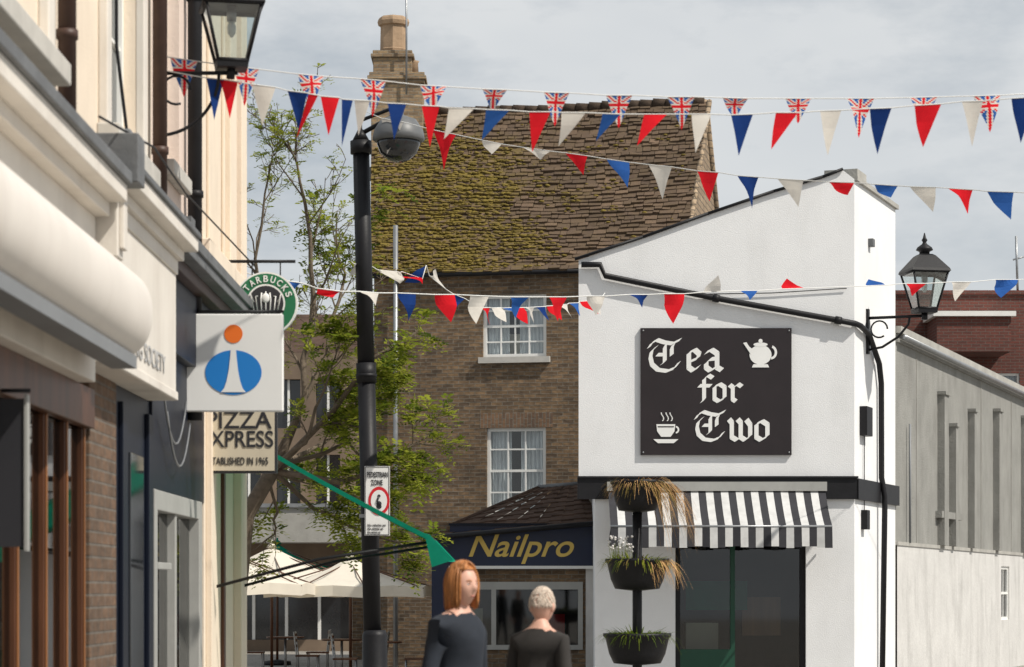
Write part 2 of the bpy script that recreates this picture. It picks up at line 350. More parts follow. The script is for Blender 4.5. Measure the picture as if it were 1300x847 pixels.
# awning cassette
aw=E('retracted_awning',(-2.2,11,3))
mb=MB(); prof=[]; ns_=40
for k_ in range(ns_):
    a=2*math.pi*k_/ns_; ca,sa=math.cos(a),math.sin(a)
    prof.append((.36+.19*math.copysign(abs(ca)**.85,ca), 3.14+.24*math.copysign(abs(sa)**.9,sa)))
V=[LF.p(y,n-.05,z) for y in (6.5,13.45) for n,z in prof]
mb.poly(V,[(q,(q+1)%ns_,ns_+(q+1)%ns_,ns_+q) for q in range(ns_)],'pvc_white',True)
cap=[LF.p(13.56,.31+(n-.36)*.8,3.14+(z-3.14)*.8) for n,z in prof]; o28=V[ns_:]
mb.poly(o28+cap,[(q,(q+1)%ns_,ns_+(q+1)%ns_,ns_+q) for q in range(ns_)],'pvc_white',True)
mb.poly(cap,[tuple(range(ns_))],'pvc_white',False)
mb.poly(V[:ns_],[tuple(range(ns_))],'pvc_white')
mb.build('cassette_cover',aw)
mb=MB(); mb.box(LF,6.6,13.4,.28,.42,2.83,2.9,'grey_plastic')
for y in (8,11,13.2): mb.box(LF,y,y+.1,0.14,.25,2.95,3.3,'metal_grey')
mb.build('front_rail_and_brackets',aw)
bs=E('menu_board',(-2.4,11.6,2.2)); mb=MB(); mb.box(WF,-2.46,-2.335,11.58,11.62,1.81,2.52,'sign_dark_text'); mb.box(WF,-2.335,-2.32,11.57,11.63,1.79,2.54,'shaded_door_grey'); mb.tube([(-2.5,11.6,2.56),(-2.31,11.6,2.56)],.01,'black_paint',6); mb.build('board',bs)

# ------------------------------------------------------------------ lantern
def lantern(parent,c,s,rot=.35):
    c=Vector(c); mb=MB(); g=MB()
    def ring(h,z): return [c+Vector((h*1.414*s*math.cos(rot+math.pi/4+q*math.pi/2),h*1.414*s*math.sin(rot+math.pi/4+q*math.pi/2),z*s)) for q in range(4)]
    b=ring(.11,.05); t=ring(.21,.47)
    for q in range(4):
        mb.tube([b[q],t[q]],.013*s,'black_paint',6); mb.tube([b[q],b[(q+1)%4]],.016*s,'black_paint',6); mb.tube([t[q],t[(q+1)%4]],.022*s,'black_paint',6)
        g.face([b[q],b[(q+1)%4],t[(q+1)%4],t[q]],'lamp_glass')
    mb.poly(ring(.115,0)+ring(.12,.05),[(0,1,2,3),(4,5,6,7),(0,1,5,4),(1,2,6,5),(2,3,7,6),(3,0,4,7)],'black_paint')
    r0=ring(.235,.47); r1=ring(.225,.5); r2=ring(.1,.66); r3=ring(.07,.68)
    for A,B in ((r0,r1),(r1,r2),(r2,r3)):
        for q in range(4): mb.face([A[q],A[(q+1)%4],B[(q+1)%4],B[q]],'black_paint')
    mb.face(r0,'black_paint')
    mb.lathe(c+Vector((0,0,.66*s)),[(.06*s,0),(.06*s,.05*s),(.1*s,.07*s),(.085*s,.1*s),(.03*s,.14*s),(.02*s,.16*s),(.035*s,.185*s),(.02*s,.21*s),(.005*s,.27*s)],'black_paint',16)
    mb.lathe(c+Vector((0,0,.36*s)),[(.04*s,.11*s),(.035*s,0),(.02*s,0)],'metal_grey',12)
    mb.lathe(c+Vector((0,0,.24*s)),[(.008*s,0),(.03*s,.03*s),(.034*s,.08*s),(.02*s,.12*s)],'sign_white',12)
    mb.build('lantern_frame',parent); g.build('lantern_glass',parent)
def arc(c,r,a0,a1,ax,ay,n=14): return [Vector(c)+ax*(r*math.cos(a0+(a1-a0)*i/n))+ay*(r*math.sin(a0+(a1-a0)*i/n)) for i in range(n+1)]
sl=E('street_lamp',(-2.5,17,5.2)); c=W(294,88,17); lantern(sl,c,.93,.2)
mb=MB(); X=Vector((1,0,0)); Z=Vector((0,0,1))
mb.tube([(-2.5,17,5.24),(-1.93,17,5.24)],.014,'black_paint',8); mb.tube([(-1.98,17,5.2),c+Vector((0,0,.02))],.03,'black_paint',8)
mb.box(WF,-2.5,-2.47,16.95,17.05,4.7,5.4,'black_paint')
mb.tube(arc((-2.5,17,5.24),.44,-math.pi/2,0,X,Z),.012,'black_paint',8)
mb.tube(arc((-2.36,17,5.12),.1,0,math.pi*1.6,X,Z),.009,'black_paint',6)
mb.build('bracket',sl)

# ------------------------------------------------------------------ projecting signs
s1=E('information_sign',(-2.1,18.4,3.3)); a=W(234,523,18.4); b=W(360,399,18.4)
mb=MB(); mb.box(WF,a.x,b.x,18.37,18.43,a.z,b.z,'sign_white'); mb.build('panel',s1,.01)
cx=(a.x+b.x)/2; mb=MB()
def disc(mb,cx,y,cz,rx,rz,mat,n=40,a0=0,a1=2*math.pi): mb.face([Vector((cx+rx*math.cos(a0+(a1-a0)*q/n),y,cz+rz*math.sin(a0+(a1-a0)*q/n))) for q in range(n)],mat)
zc=W(0,424,18.37).z; disc(mb,cx,18.366,zc,.07,.07,'orange'); zc=W(0,473,18.37).z; disc(mb,cx,18.366,zc,.215,.17,'blue_sign')
pr=[(-.02,.172),(.02,.172),(.026,.1),(.035,.02),(.05,-.06),(.07,-.12),(.095,-.15),(-.095,-.15),(-.07,-.12),(-.05,-.06),(-.035,.02),(-.026,.1)]
mb.face([(cx+x,18.362,zc+z) for x,z in pr],'sign_white')
mb.tube([(-2.5,18.4,b.z+.02),(b.x,18.4,b.z+.02)],.012,'black_paint'); mb.tube([(-2.5,18.4,a.z+.06),(a.x,18.4,a.z+.06)],.012,'black_paint')
mb.build('symbol_and_bracket',s1)
s2=E('restaurant_sign',(-2,19.6,3)); a=W(251,601,19.6); b=W(352,520,19.6)
mb=MB(); mb.box(WF,a.x-.02,b.x,19.58,19.64,a.z,b.z+.12,'sign_dark_text'); mb.box(WF,a.x,b.x-.02,19.574,19.58,a.z+.02,b.z+.1,'sign_cream')
mb.tube([(-2.5,19.61,b.z+.14),(b.x,19.61,b.z+.14)],.012,'black_paint'); mb.build('panel',s2)
text('PIZZA','lettering',s2,W(262,544,19.57),X,Z,'sign_dark_text',(.53,.14),bold=.01)
text('EXPRESS','lettering',s2,W(256,568,19.57),X,Z,'sign_dark_text',(.58,.135),bold=.01)
text('ESTABLISHED IN 1965','lettering',s2,W(262,590,19.57),X,Z,'sign_dark_text',(.5,.06))
s3=E('coffee_shop_sign',(-2,20.6,4)); c=W(338,386,20.6); mb=MB()
mb.tube([c+Vector((0,-.03,0)),c+Vector((0,.03,0))],.27,'sign_white',40,smooth=False)
disc(mb,c.x,c.y-.034,c.z,.255,.255,'green_ring'); disc(mb,c.x,c.y-.038,c.z,.165,.165,'sign_white'); disc(mb,c.x,c.y-.042,c.z,.15,.15,'sign_dark_text')
for q in range(-3,4):
    x=c.x+q*.034; zz=c.z+.02*abs(q); mb.tube([(x,c.y-.045,c.z-.11+.006*q*q),(x*1.0+.008*q,c.y-.045,zz+.02),(x,c.y-.045,c.z+.1-.01*q*q)],.006,'sign_white',5)
mb.ball((c.x,c.y-.045,c.z+.045),.035,'sign_white',sc=(1,.3,1.2))
zt=W(0,332,20.6).z; mb.tube([(-2.5,20.6,zt),(W(375,332,20.6).x,20.6,zt)],.014,'black_paint'); 
for dx in (-.12,.12): mb.tube([(c.x+dx,20.6,zt),(c.x+dx,20.6,c.z+.2)],.006,'black_paint')
mb.build('disc_and_bracket',s3)
for i,ch in enumerate('STARBUCKS'):
    th=math.radians(158-17*i-0); r=Vector((math.sin(th),0,-math.cos(th))); u=Vector((math.cos(th),0,math.sin(th)))
    text(ch,'lettering',s3,Vector((c.x,c.y-.038,c.z))+u*.182-r*.02,r,u,'sign_white',(.04,.056),bold=.02)

# green awning
ga=E('green_awning',(-2.5,21,3)); mb=MB()
def gp(x,y): return Vector((x,y,3.06-(x+2.5)*.553-.03*math.sin((x+2.5)/1.82*math.pi)))
N=8
for i in range(N):
    for j in range(4):
        x0=-2.5+1.82*i/N; x1=-2.5+1.82*(i+1)/N; y0=19.9+j*.47; y1=y0+.47
        mb.face([gp(x0,y0),gp(x1,y0),gp(x1,y1),gp(x0,y1)],'green_canvas',True)
for i in range(N):
    x0=-2.5+1.82*i/N; x1=-2.5+1.82*(i+1)/N
    for y in (19.9,21.78): mb.face([gp(x0,y),gp(x1,y),gp(x1,y)-Vector((0,0,.04)),gp(x0,y)-Vector((0,0,.04))],'green_canvas')
for q in range(10):
    y0=19.9+.188*q; y1=y0+.188; a0=gp(-.68,y0); a1=gp(-.68,y1)
    mb.face([a0,a1,a1+Vector((.15+.04*math.sin(q),0,-.2)),a0+Vector((.15+.04*math.sin(q-1),0,-.2))],'green_canvas',True)
mb.face([gp(-.72,19.88)+Vector((0,0,.0)),gp(-.68,19.88)+Vector((0,0,.01)),gp(-.68,19.88)+Vector((.2,0,-.2)),gp(-.68,19.88)+Vector((.02,0,-.26))],'green_canvas')
mb.build('canvas',ga)
mb=MB()
for y in (20.0,21.7): mb.tube([(-2.5,y,1.62),(-1.6,y,1.86),(-.7,y,2.0)],.014,'black_paint')
mb.tube([(-.69,19.9,2.04),(-.69,21.78,2.04)],.02,'black_paint'); mb.build('arms',ga)

# ------------------------------------------------------------------ BRICK HOUSE
BF=Fr((3.31,48,0),(-.981,.19),(-.19,-.981))
bh=E('brick_house',(0.3,50,0)); FR=Vector((3.31,48,0)); FL=Vector((-2.8,49.18,0)); RR=Vector((4.17,52.4,12.2)); RL=Vector((-3.02,53.6,12.2)); BR=Vector((5.03,56.8,0)); BL=Vector((-3.25,58,0))
wins=[(2.68,3.89,3.15,4.88),(2.67,3.97,6.3,7.56),(.5,1.6,3.15,4.88)]
mb=MB(); mb.wall(BF,0,6.23,0,8.05,wins,.12,'brick_brown')
z8=Vector((0,0,8.05))
mb.face([FR,BR,BR+z8,RR-Vector((0,0,.1)),FR+z8],'stone_tiles'); mb.face([FL,BL,BL+z8,RL-Vector((0,0,.1)),FL+z8],'brick_tan'); mb.face([BL,BR,BR+z8,BL+z8],'brick_brown')
mb.build('walls',bh)
mb=MB()
for w in wins: mb.box(BF,w[0]-.08,w[1]+.08,-.03,.09,w[2]-.12,w[2],'stone_sill')
for w in (wins[0],wins[2]): mb.box(BF,w[0]-.14,w[1]+.14,-.02,.004,w[3],w[3]+.3,'brick_arch')
mb.build('sills_and_arches',bh)
window(bh,BF,*wins[0],-.06,3,4,fw=.07,bar=.03); window(bh,BF,*wins[1],-.06,4,4,fw=.07,bar=.03); window(bh,BF,*wins[2],-.06,3,4,fw=.07)
mb=MB(); mb.box(BF,wins[1][0]+.06,wins[1][1]-.06,-.4,-.36,6.3,6.8,'canvas_cream'); mb.box(BF,3.25,3.55,-.3,-.2,3.2,3.5,'sign_white'); mb.build('window_clutter',bh)
def smooth(a,b,x): t=max(0,min(1,(x-a)/(b-a))); return t*t*(3-2*t)
mb=MB(); e0=FR+z8; e1=FL+z8
ev=Vector((-.19,-.981,0))
def rp(s,t):
    a=e0.lerp(e1,s); b=RR.lerp(RL,s); p=a.lerp(b,t)
    sag=-.12*math.sin(math.pi*t)*(.6+.4*math.sin(s*5))-.06*math.sin(math.pi*s)*t+.03*noise.noise(Vector((s*7,t*5,1)))
    return p+Vector((0,0,sag))+(ev*.12 if t<.01 else Vector((0,0,0)))
rows=40
up=Vector((.0,-.69,.72))
def mossd(s,t): return smooth(.38,.75,s+.35*noise.noise(Vector((s*5,t*5,0))))*smooth(1.1,.35,t)
for r in range(rows):
    t0=r/rows-.012; t1=(r+1.35)/rows; s=-.015; jit=U(-.004,.004)
    wbase=.038-.014*r/rows
    while s<1.01:
        w=wbase*U(.6,1.45); s1=min(1.015,s+w)
        ta=t0+jit+U(-.004,.004); lift=U(.03,.075); tn=min(1,t1)
        a,b_,c_,d=rp(s,ta),rp(s1-.0015,ta+U(-.0015,.0015)),rp(s1-.0015,tn),rp(s,tn)
        A,B=a+up*(lift+U(-.012,.012)),b_+up*(lift+U(-.012,.012))
        mossy=mossd(s,t0)*1.2+.08
        tn_=min(1,max(0,.3+.6*R()*R()+.35*noise.noise(Vector((s*6,t0*6,3)))))
        mb.poly([a,b_,c_,d,A,B],[(4,5,2,3),(0,1,5,4),(0,4,3),(1,2,5)],'slate',False,(tn_,min(1,mossy)))
        s=s1
mb.build('slate_roof',bh,tint=True)
mb=MB()
mb.face([BR+z8,BL+z8,RL,RR],'lean_roof')
n=26
for i in range(n):
    p=RR.lerp(RL,i/n); q=RR.lerp(RL,(i+.97)/n); dz=Vector((0,0,-.06*math.sin(math.pi*i/n)+U(-.02,.02))); mb.tube([p+dz,q+dz],[.1,.12],'slate',8)
mb.build('ridge_tiles',bh,tint=True)
mb=MB()
for q in range(20):
    mb.tube([rp(-.015,q/20)+Vector((0,0,.0)),rp(-.015,(q+1)/20)],.06,'stone_tiles',6)
mb.tube([RR,BR+z8],.1,'stone_tiles',6)
mb.build('verge',bh)
mb=MB()
for i in range(8000):
    s=R(); t=R()*.97
    if mossd(s,t)*1.15+.05+.5*noise.noise(Vector((s*14,t*14,7)))<R()*.9+.1: continue
    t=(math.floor(t*rows)+U(-.1,.25))/rows
    p=rp(s,max(0.005,t))+up*.05; mb.ball(p,U(.015,.05),'moss',5,3,(1.5,1,.6))
mb.build('moss',bh)
mb=MB(); mb.tube([BF.p(-.1,.16,7.98),BF.p(6.3,.16,7.98)],.05,'black_paint',8)
mb.tube([BF.p(5.75,.12,0),BF.p(5.75,.12,9.0)],.05,'metal_grey',10); mb.build('gutter_and_downpipe',bh)
mb=MB(); cX,cY=-2.5,53.0
def cb(h,d,z0,z1,m='brick_tan',ox=0): mb.box(WF,cX-h+ox,cX+h+ox,cY-d,cY+d,z0,z1,m)
cb(.56,.5,9.8,12.62); cb(.6,.54,12.62,12.7); cb(.64,.58,12.7,12.78); cb(.6,.54,12.78,12.86)
cb(.42,.42,12.86,13.2,ox=-.1); cb(.47,.47,13.2,13.28,ox=-.1); cb(.43,.43,13.28,13.36,ox=-.1)
mb.build('chimney_stack',bh,.012)
mb=MB(); mb.lathe((cX-.1,cY,13.36),[(.3,0),(.32,.08),(.29,.1),(.28,.6),(.33,.62),(.35,.7),(.33,.76),(.3,.8),(.22,.8),(.22,.5)],'terracotta',8,smooth=False)
mb.lathe((cX+.3,cY,12.86),[(.16,0),(.14,.3),(.17,.34),(.1,.34)],'terracotta',12)
mb.build('chimney_pots',bh)
mb=MB(); mb.face([(cX-.62,52.3,10.45),(cX+.62,52.2,10.6),(cX+.62,52.48,10.85),(cX-.62,52.48,10.8)],'lead')
p=W(516,120,52.4); mb.tube([p,W(516,-40,52.4)],.022,'metal_grey',6); mb.build('aerial_mast_and_flashing',bh)

# ------------------------------------------------------------------ WHITE CORNER BUILDING
wb=E('white_corner_building',(3,38,0)); FN=Fr((0,37,0),(1,0),(0,-1)); SD=Fr((5.24,37,0),(.357,.934),(.934,-.357))
k=1/82.95
prof=[(1.02,6.66),(2.0,7.0),(3.0,7.36),(4.0,7.7),(4.75,7.92),(5.06,8.04),(5.24,7.9)]
mb=MB(); mb.face([(1.02,37,3.3)]+[(5.24,37,3.3)]+[(x,37,z) for x,z in prof[::-1]],'white_render')
mb.wall(FN,1.27,5.24,0,3.3,[(2.5,4.5,0,2.45)],.2,'white_render')
mb.face([SD.p(0,0,0),SD.p(3.0,0,0),SD.p(3.0,0,7.9),SD.p(0,0,7.9)],'white_render')
mb.face([SD.p(3.0,0,5.85),SD.p(3.0,-3,5.85),SD.p(3.0,-3,7.9),SD.p(3.0,0,7.9)],'white_render')
mb.face([(1.02,37,3.3),(1.27,37,3.3),(1.5,46,3.3),(1.3,46,3.3)],'white_render')
mb.face([(1.02,37,3.3),(1.3,46,3.3),(1.3,46,6.66),(1.02,37,6.66)],'white_render'); mb.face([(1.27,37,0),(1.5,46,0),(1.5,46,3.3),(1.27,37,3.3)],'white_render')
for i in range(len(prof)-1):
    (x0,z0),(x1,z1)=prof[i],prof[i+1]; d=Vector((.6,9,0)) if i<4 else Vector((1.07,2.8,0))
    mb.face([Vector((x0,37,z0)),Vector((x1,37,z1)),Vector((x1,37,z1))+d,Vector((x0,37,z0))+d],'lead')
mb.build('walls',wb)
mb=MB()
for i in range(len(prof)-2):
    (x0,z0),(x1,z1)=prof[i],prof[i+1]; mb.tube([(x0-(.06 if i==0 else 0),36.97,z0+.01),(x1,36.97,z1+.01)],.024,'black_paint',6)
mb.box(SD,.0,3.05,-.3,.05,7.88,7.95,'concrete'); mb.box(SD,.12,.75,-.5,.02,7.95,8.08,'concrete')
mb.build('roof_edge_and_coping',wb)
mb=MB(); mb.box(FN,1.0,5.27,0,.06,3.0,3.32,'black_paint'); mb.box(SD,.03,3.05,0,.06,3.0,3.32,'black_paint'); mb.box(FN,1.0,5.29,0,.09,3.32,3.35,'black_paint'); mb.build('string_course',wb)
mb=MB(); mb.wall(SD,3.0,19,2.35,5.85,[],.1,'roughcast'); mb.wall(SD,3.0,19,0,2.35,[(13.2,14.2,1.0,2.1)],.1,'white_brickpaint',n=.03)
mb.box(SD,3.0,19,0,.05,2.35,2.41,'concrete'); mb.box(SD,3.02,19.1,-.2,.09,5.85,5.96,'concrete'); mb.box(SD,3.02,19.05,-.1,.05,5.7,5.76,'roughcast')
for a,w,zt,zb in ((6.6,.4,5.1,2.41),(7.7,.22,4.6,2.41),(9.6,.22,5.0,2.41),(12.4,.35,5.2,2.41),(15.9,.35,5.3,2.41)): mb.box(SD,a,a+w,0,.13,zb,zt,'roughcast'); mb.box(SD,a-.03,a+w+.03,0,.16,zt,zt+.06,'roughcast')
mb.box(SD,6.4,8.4,.0,.12,2.9,3.02,'roughcast')
for a in (4.7,11,14.6): mb.box(SD,a,a+.02,0,.012,2.41,5.7,'concrete')
mb.face([SD.p(3,0,5.85),SD.p(19,0,5.85),SD.p(19,-5,5.85),SD.p(3,-5,5.85)],'lead'); mb.face([SD.p(19,0,0),SD.p(19,-5,0),SD.p(19,-5,5.85),SD.p(19,0,5.85)],'roughcast')
mb.tube([SD.p(3.9,.06,2.4),SD.p(3.9,.06,4.4)],.02,'grey_plastic',8); mb.tube([SD.p(17.4,.06,2.4),SD.p(17.4,.06,5.7)],.06,'black_paint',8)
mb.tube([SD.p(3.1,.13,5.78),SD.p(19,.13,5.78)],.045,'metal_grey',8)
mb.build('side_wing',wb)
window(wb,SD,13.2,14.2,1.0,2.1,0.0,2,2,curtain=False)
mb=MB()
pts=[W(738,336,36.93),W(762,336,36.93),W(768,350,36.93),W(905,378,36.93),W(1060,406,36.93),W(1086,411,36.93)]
pts+= [SD.p(.1,.07,W(0,413,37).z),SD.p(.7,.07,5.6),SD.p(1.45,.07,5.2),SD.p(1.6,.07,4.9),SD.p(1.62,.07,3.4),SD.p(1.64,.12,3.1),SD.p(1.66,.07,0)]
mb.tube(pts,.045,'black_paint',10)
for i in (3,4): mb.tube([pts[i],pts[i]+Vector((.1,0,-.02))],.06,'black_paint',10)
mb.tube([W(860,374,36.96),W(980,372,36.97),W(1075,366,36.97)],.008,'black_paint',5)
mb.build('drainpipe',wb)
mb=MB(); mb.box(SD,.35,.75,.0,.12,4.0,4.45,'black_paint'); mb.box(SD,.45,.65,0,.1,2.55,2.85,'black_paint'); mb.tube([SD.p(.55,.03,4.0),SD.p(.55,.03,2.85)],.01,'black_paint',5)
mb.box(SD,.95,1.1,0,.08,7.0,7.12,'lead')
mb.build('alarm_box',wb,.01)
mb=MB(); 
for a,b,c_,d in ((2.5,2.58,0,2.45),(4.42,4.5,0,2.45),(3.35,3.42,0,2.45),(2.58,3.35,0,.7),(2.58,4.42,2.37,2.45)): mb.box(FN,a,b,-.16,-.08,c_,d,'dark_green' if a==3.35 or b==3.35 else 'black_paint')
mb.box(FN,3.42,4.42,-.15,-.1,0,.3,'dark_green'); mb.build('shopfront_frame',wb)
mb=MB(); mb.face([FN.p(2.5,-.13,0),FN.p(4.5,-.13,0),FN.p(4.5,-.13,2.4),FN.p(2.5,-.13,2.4)],'shop_glass'); mb.build('shop_glass',wb)
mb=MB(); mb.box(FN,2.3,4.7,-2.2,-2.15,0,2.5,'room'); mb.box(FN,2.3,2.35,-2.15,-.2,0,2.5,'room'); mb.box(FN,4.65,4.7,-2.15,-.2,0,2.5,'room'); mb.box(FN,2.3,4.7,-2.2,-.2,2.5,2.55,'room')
mb.box(FN,2.7,3.2,-1.0,-.5,0,1.1,'canvas_cream'); mb.box(FN,2.7,3.65,-.6,-.5,1.3,1.75,'green_canvas'); mb.box(FN,3.6,4.2,-.9,-.8,.9,1.5,'wood_light'); mb.build('shop_interior',wb)
# sign
sg=E('tea_shop_sign',(3,36.95,5)); x0,x1=W(813,0,37).x,W(1004.5,0,37).x; zt,zb=W(0,417,37).z,W(0,578,37).z
mb=MB(); mb.box(FN,x0,x1,.0,.05,zb,zt,'dark_sign')
for xx in (x0+.04,x1-.04):
    for zz in (zb+.04,zt-.04): mb.ball((xx,36.945,zz),.014,'metal_grey',8,4)
mb.build('panel',sg)
cnt=[0]
mb=MB()
def PX(x,y): return x0+x*k, zt-y*k   # position on the sign panel, y down
def nib(pts,ox,oy,sc,h=3.1,ang=42):
    nx,ny=h*math.cos(math.radians(ang)),h*math.sin(math.radians(ang))
    P=[(ox+p[0]*sc,oy-p[1]*sc) for p in pts]
    for i in range(len(P)-1):
        cnt[0]+=1; y=36.948-.00012*cnt[0]
        (ax,ay),(bx,by)=P[i],P[i+1]
        dx,dy=bx-ax,by-ay; l=math.hypot(dx,dy) or 1; tx,ty=-dy/l*.4,dx/l*.4
        s_=1 if (nx*tx-ny*ty)>=0 else -1
        q=[(ax-nx-tx*s_,ay+ny-ty*s_),(ax+nx+tx*s_,ay-ny+ty*s_),(bx+nx+tx*s_,by-ny+ty*s_),(bx-nx-tx*s_,by+ny-ty*s_)]
        mb.face([Vector((PX(*p)[0],y,PX(*p)[1])) for p in q],'sign_white')
G={'e':([[(.12,.85),(.12,.15),(.32,0),(.62,.2)],[(.12,.85),(.4,1.0),(.62,.8),(.55,.6),(.15,.42)]],.85),
'a':([[(.08,.85),(.35,1.0),(.62,.82),(.62,.15),(.85,.02)],[(.62,.58),(.3,.55),(.1,.38),(.1,.15),(.3,0),(.6,.18)]],.95),
'f':([[(.75,1.35),(.5,1.5),(.25,1.3),(.25,.12),(.1,-.05)],[(-.05,.9),(.65,.9)]],.75),
'o':([[(.1,.85),(.1,.15),(.35,0),(.68,.2),(.68,.82),(.4,1.0),(.1,.85)]],.95),
'r':([[(.02,.95),(.2,.82),(.2,.12),(.38,0)],[(.2,.75),(.5,1),(.72,.85)]],.85),
'w':([[(.0,1.1),(.15,.92),(.15,.15),(.4,0),(.62,.15)],[(.46,1.1),(.62,.92),(.62,.15),(.85,0),(1.12,.2),(1.12,.8),(.92,1.08)]],1.35),
'T':([[(-.1,1.12),(.05,1.35),(.3,1.5),(.65,1.38),(1.05,1.32),(1.45,1.52)],[(.3,1.2),(.04,.95),(-.02,.65),(.06,.3),(.35,.04),(.8,-.02),(1.15,.12),(1.38,.42)],[(.78,1.32),(.68,1.15),(.68,.45),(.52,.3)],[(1.1,1.28),(1.02,1.1),(1.02,.75)],[(.3,.78),(.68,.78)]],1.65)}
def word(s,ox,oy,sc,h=3.1):
    x=ox
    for ch in s:
        st,w=G[ch]
        for q in st: nib(q,x,oy,sc,h*(.68 if ch=='T' else 1))
        x+=w*sc
word('T',13,54,26,4.2); word('ea',58,54,26.5,3.4)
word('for',75,93,22,2.8)
word('T',72,142,24,3.8); word('wo',112,142,24,3.1)
def blob(pts,lay=0,mat='sign_white'): mb.face([Vector((PX(*p)[0],36.938-.002*lay,PX(*p)[1])) for p in pts],mat)
def ell(cx,cy,rx,ry,n=24): return [(cx+rx*math.cos(2*math.pi*i/n),cy+ry*math.sin(2*math.pi*i/n)) for i in range(n)]
blob(ell(152,34,14,12.5)); blob([(143,46),(161,46),(163,50),(141,50)],1); blob(ell(152,21,9,2.6),1); blob(ell(152,16.5,2.6,2.6),2)
blob([(140,34),(132,22),(130,19),(134,18),(138,24),(144,28)],1)
for a in range(10):
    t0=-1.3+a*.28; t1=t0+.3; blob([(165+8*math.cos(t0),31+9*math.sin(t0)),(165+8*math.cos(t1),31+9*math.sin(t1)),(165+5*math.cos(t1),31+6*math.sin(t1)),(165+5*math.cos(t0),31+6*math.sin(t0))],2+a*.05)
blob([(20,122),(44,122),(43,131),(38,138),(26,138),(21,131)]); blob([(16,141),(48,141),(42,146),(22,146)])
blob([(21.5,124.5),(42.5,124.5),(42,126),(22,126)],1,'dark_sign')
for a in range(8):
    t0=-1.4+a*.35; t1=t0+.37; blob([(44+5*math.cos(t0),129+5*math.sin(t0)),(44+5*math.cos(t1),129+5*math.sin(t1)),(44+3*math.cos(t1),129+3*math.sin(t1)),(44+3*math.cos(t0),129+3*math.sin(t0))],2+a*.05)
for xx in (27,33,38): 
    for j in range(5): blob([(xx+1.6*math.sin(j),118-j*2.2),(xx+1.4+1.6*math.sin(j),118-j*2.2),(xx+1.4+1.6*math.sin(j+1),116-j*2.2),(xx+1.6*math.sin(j+1),116-j*2.2)],1)
mb.build('lettering',sg)
# striped awning
sa=E('striped_awning',(3,36.5,3)); mb=MB(); n=29; xa,xb=1.47,4.78
for i in range(n):
    a=xa+(xb-xa)*i/n; b=xa+(xb-xa)*(i+1)/n; m='canvas_black' if i%2==0 else 'canvas_white'
    for j in range(6):
        def q(x,t): return Vector((x,36.93-.85*t,3.17-.6*t-.06*math.sin(math.pi*t)*(.7+.3*math.sin(x*3))))
        mb.face([q(a,j/6),q(b,j/6),q(b,(j+1)/6),q(a,(j+1)/6)],m,True)
    zb_=2.25+.014*math.sin(i*1.3)
    mb.face([(a,36.08,2.57),(b,36.08,2.57),(b,36.05+.025*math.sin(i*1.7+1.7),zb_),(a,36.05+.025*math.sin(i*1.7),zb_)],m,True)
mb.build('canvas',sa)
mb=MB(); mb.tube([(xa,36.09,2.56),(xb,36.09,2.56)],.02,'metal_grey'); mb.box(WF,xa-.02,xb+.02,36.83,36.94,3.12,3.26,'shaded_door_grey')
for x in (xa+.02,xb-.02,): mb.tube([(x,36.93,2.3),(x,36.5,2.45),(x,36.1,2.55)],.018,'black_paint')
mb.build('roller_and_arms',sa)
s2l=E('street_lamp',SD.p(.85,0,5.8)); c=SD.p(.85,.91,5.9); lantern(s2l,c,1.34,.2)
mb=MB(); nn=SD.n; mb.tube([SD.p(.85,0,5.86),SD.p(.85,.91,5.86)],.024,'black_paint'); mb.tube([SD.p(.85,.91,5.8),c],.05,'black_paint'); mb.box(SD,.8,.9,0,.04,5.3,6.0,'black_paint')
mb.tube([SD.p(.85,.02,5.36),SD.p(.85,.25,5.4),SD.p(.85,.5,5.55),SD.p(.85,.66,5.74),SD.p(.85,.68,5.86)],.02,'black_paint')
mb.tube(arc(SD.p(.85,.2,5.68),.13,0,math.pi*1.7,nn,Z),.014,'black_paint',6); mb.build('bracket',s2l)

# ------------------------------------------------------------------ NAIL SHOP
ns=E('nail_salon',(0,43,0)); NF=Fr((0,41,0),(1,0),(0,-1)); mb=MB()
mb.wall(NF,-1.36,1.45,0,2.75,[(-1.1,1.2,.6,1.72)],.1,'brick_brown')
mb.face([(-1.36,41,0),(-1.36,46,0),(-1.36,46,2.55),(-1.36,41,2.55)],'brick_brown'); mb.build('walls',ns)
mb=MB(); A=Vector((-1.5,40.6,2.48)); B=Vector((1.5,40.6,2.74)); C=Vector((1.3,46,3.62)); D=Vector((.5,46,3.55)); Eb=Vector((-1.5,46.5,2.5))
n=13
for i in range(n):
    a0=A.lerp(B,i/n); a1=A.lerp(B,(i+1)/n); c0=D.lerp(C,i/n); c1=D.lerp(C,(i+1)/n); dz=Vector((0,0,.012 if i%2 else 0))
    for j in range(9):
        f0,f1=j/9,(j+1)/9; lz=Vector((0,0,U(.012,.03)))
        mb.face([a0.lerp(c0,f0)+dz+lz,a1.lerp(c1,f0)+dz+lz,a1.lerp(c1,f1)+dz,a0.lerp(c0,f1)+dz],'lean_roof')
        mb.face([a0.lerp(c0,f0)+dz-lz,a1.lerp(c1,f0)+dz-lz,a1.lerp(c1,f0)+dz+lz,a0.lerp(c0,f0)+dz+lz],'lean_roof')
mb.face([A,D,Eb],'lean_roof'); mb.tube([A,D],.05,'lean_roof',6); mb.tube([A,B],.045,'black_paint',6); mb.tube([D,C],.06,'lead',6)
mb.build('roof',ns)
mb=MB(); mb.box(NF,-1.05,1.42,.05,.13,2.02,2.7,'shop_blue'); mb.box(NF,-1.07,1.42,.04,.16,1.97,2.02,'white_paint'); mb.box(NF,-1.07,1.42,.04,.16,2.7,2.74,'navy_paint')
mb.box(NF,-1.36,-1.05,0,.1,0,2.5,'shop_blue'); mb.box(NF,1.25,1.42,0,.08,0,1.97,'white_brickpaint')
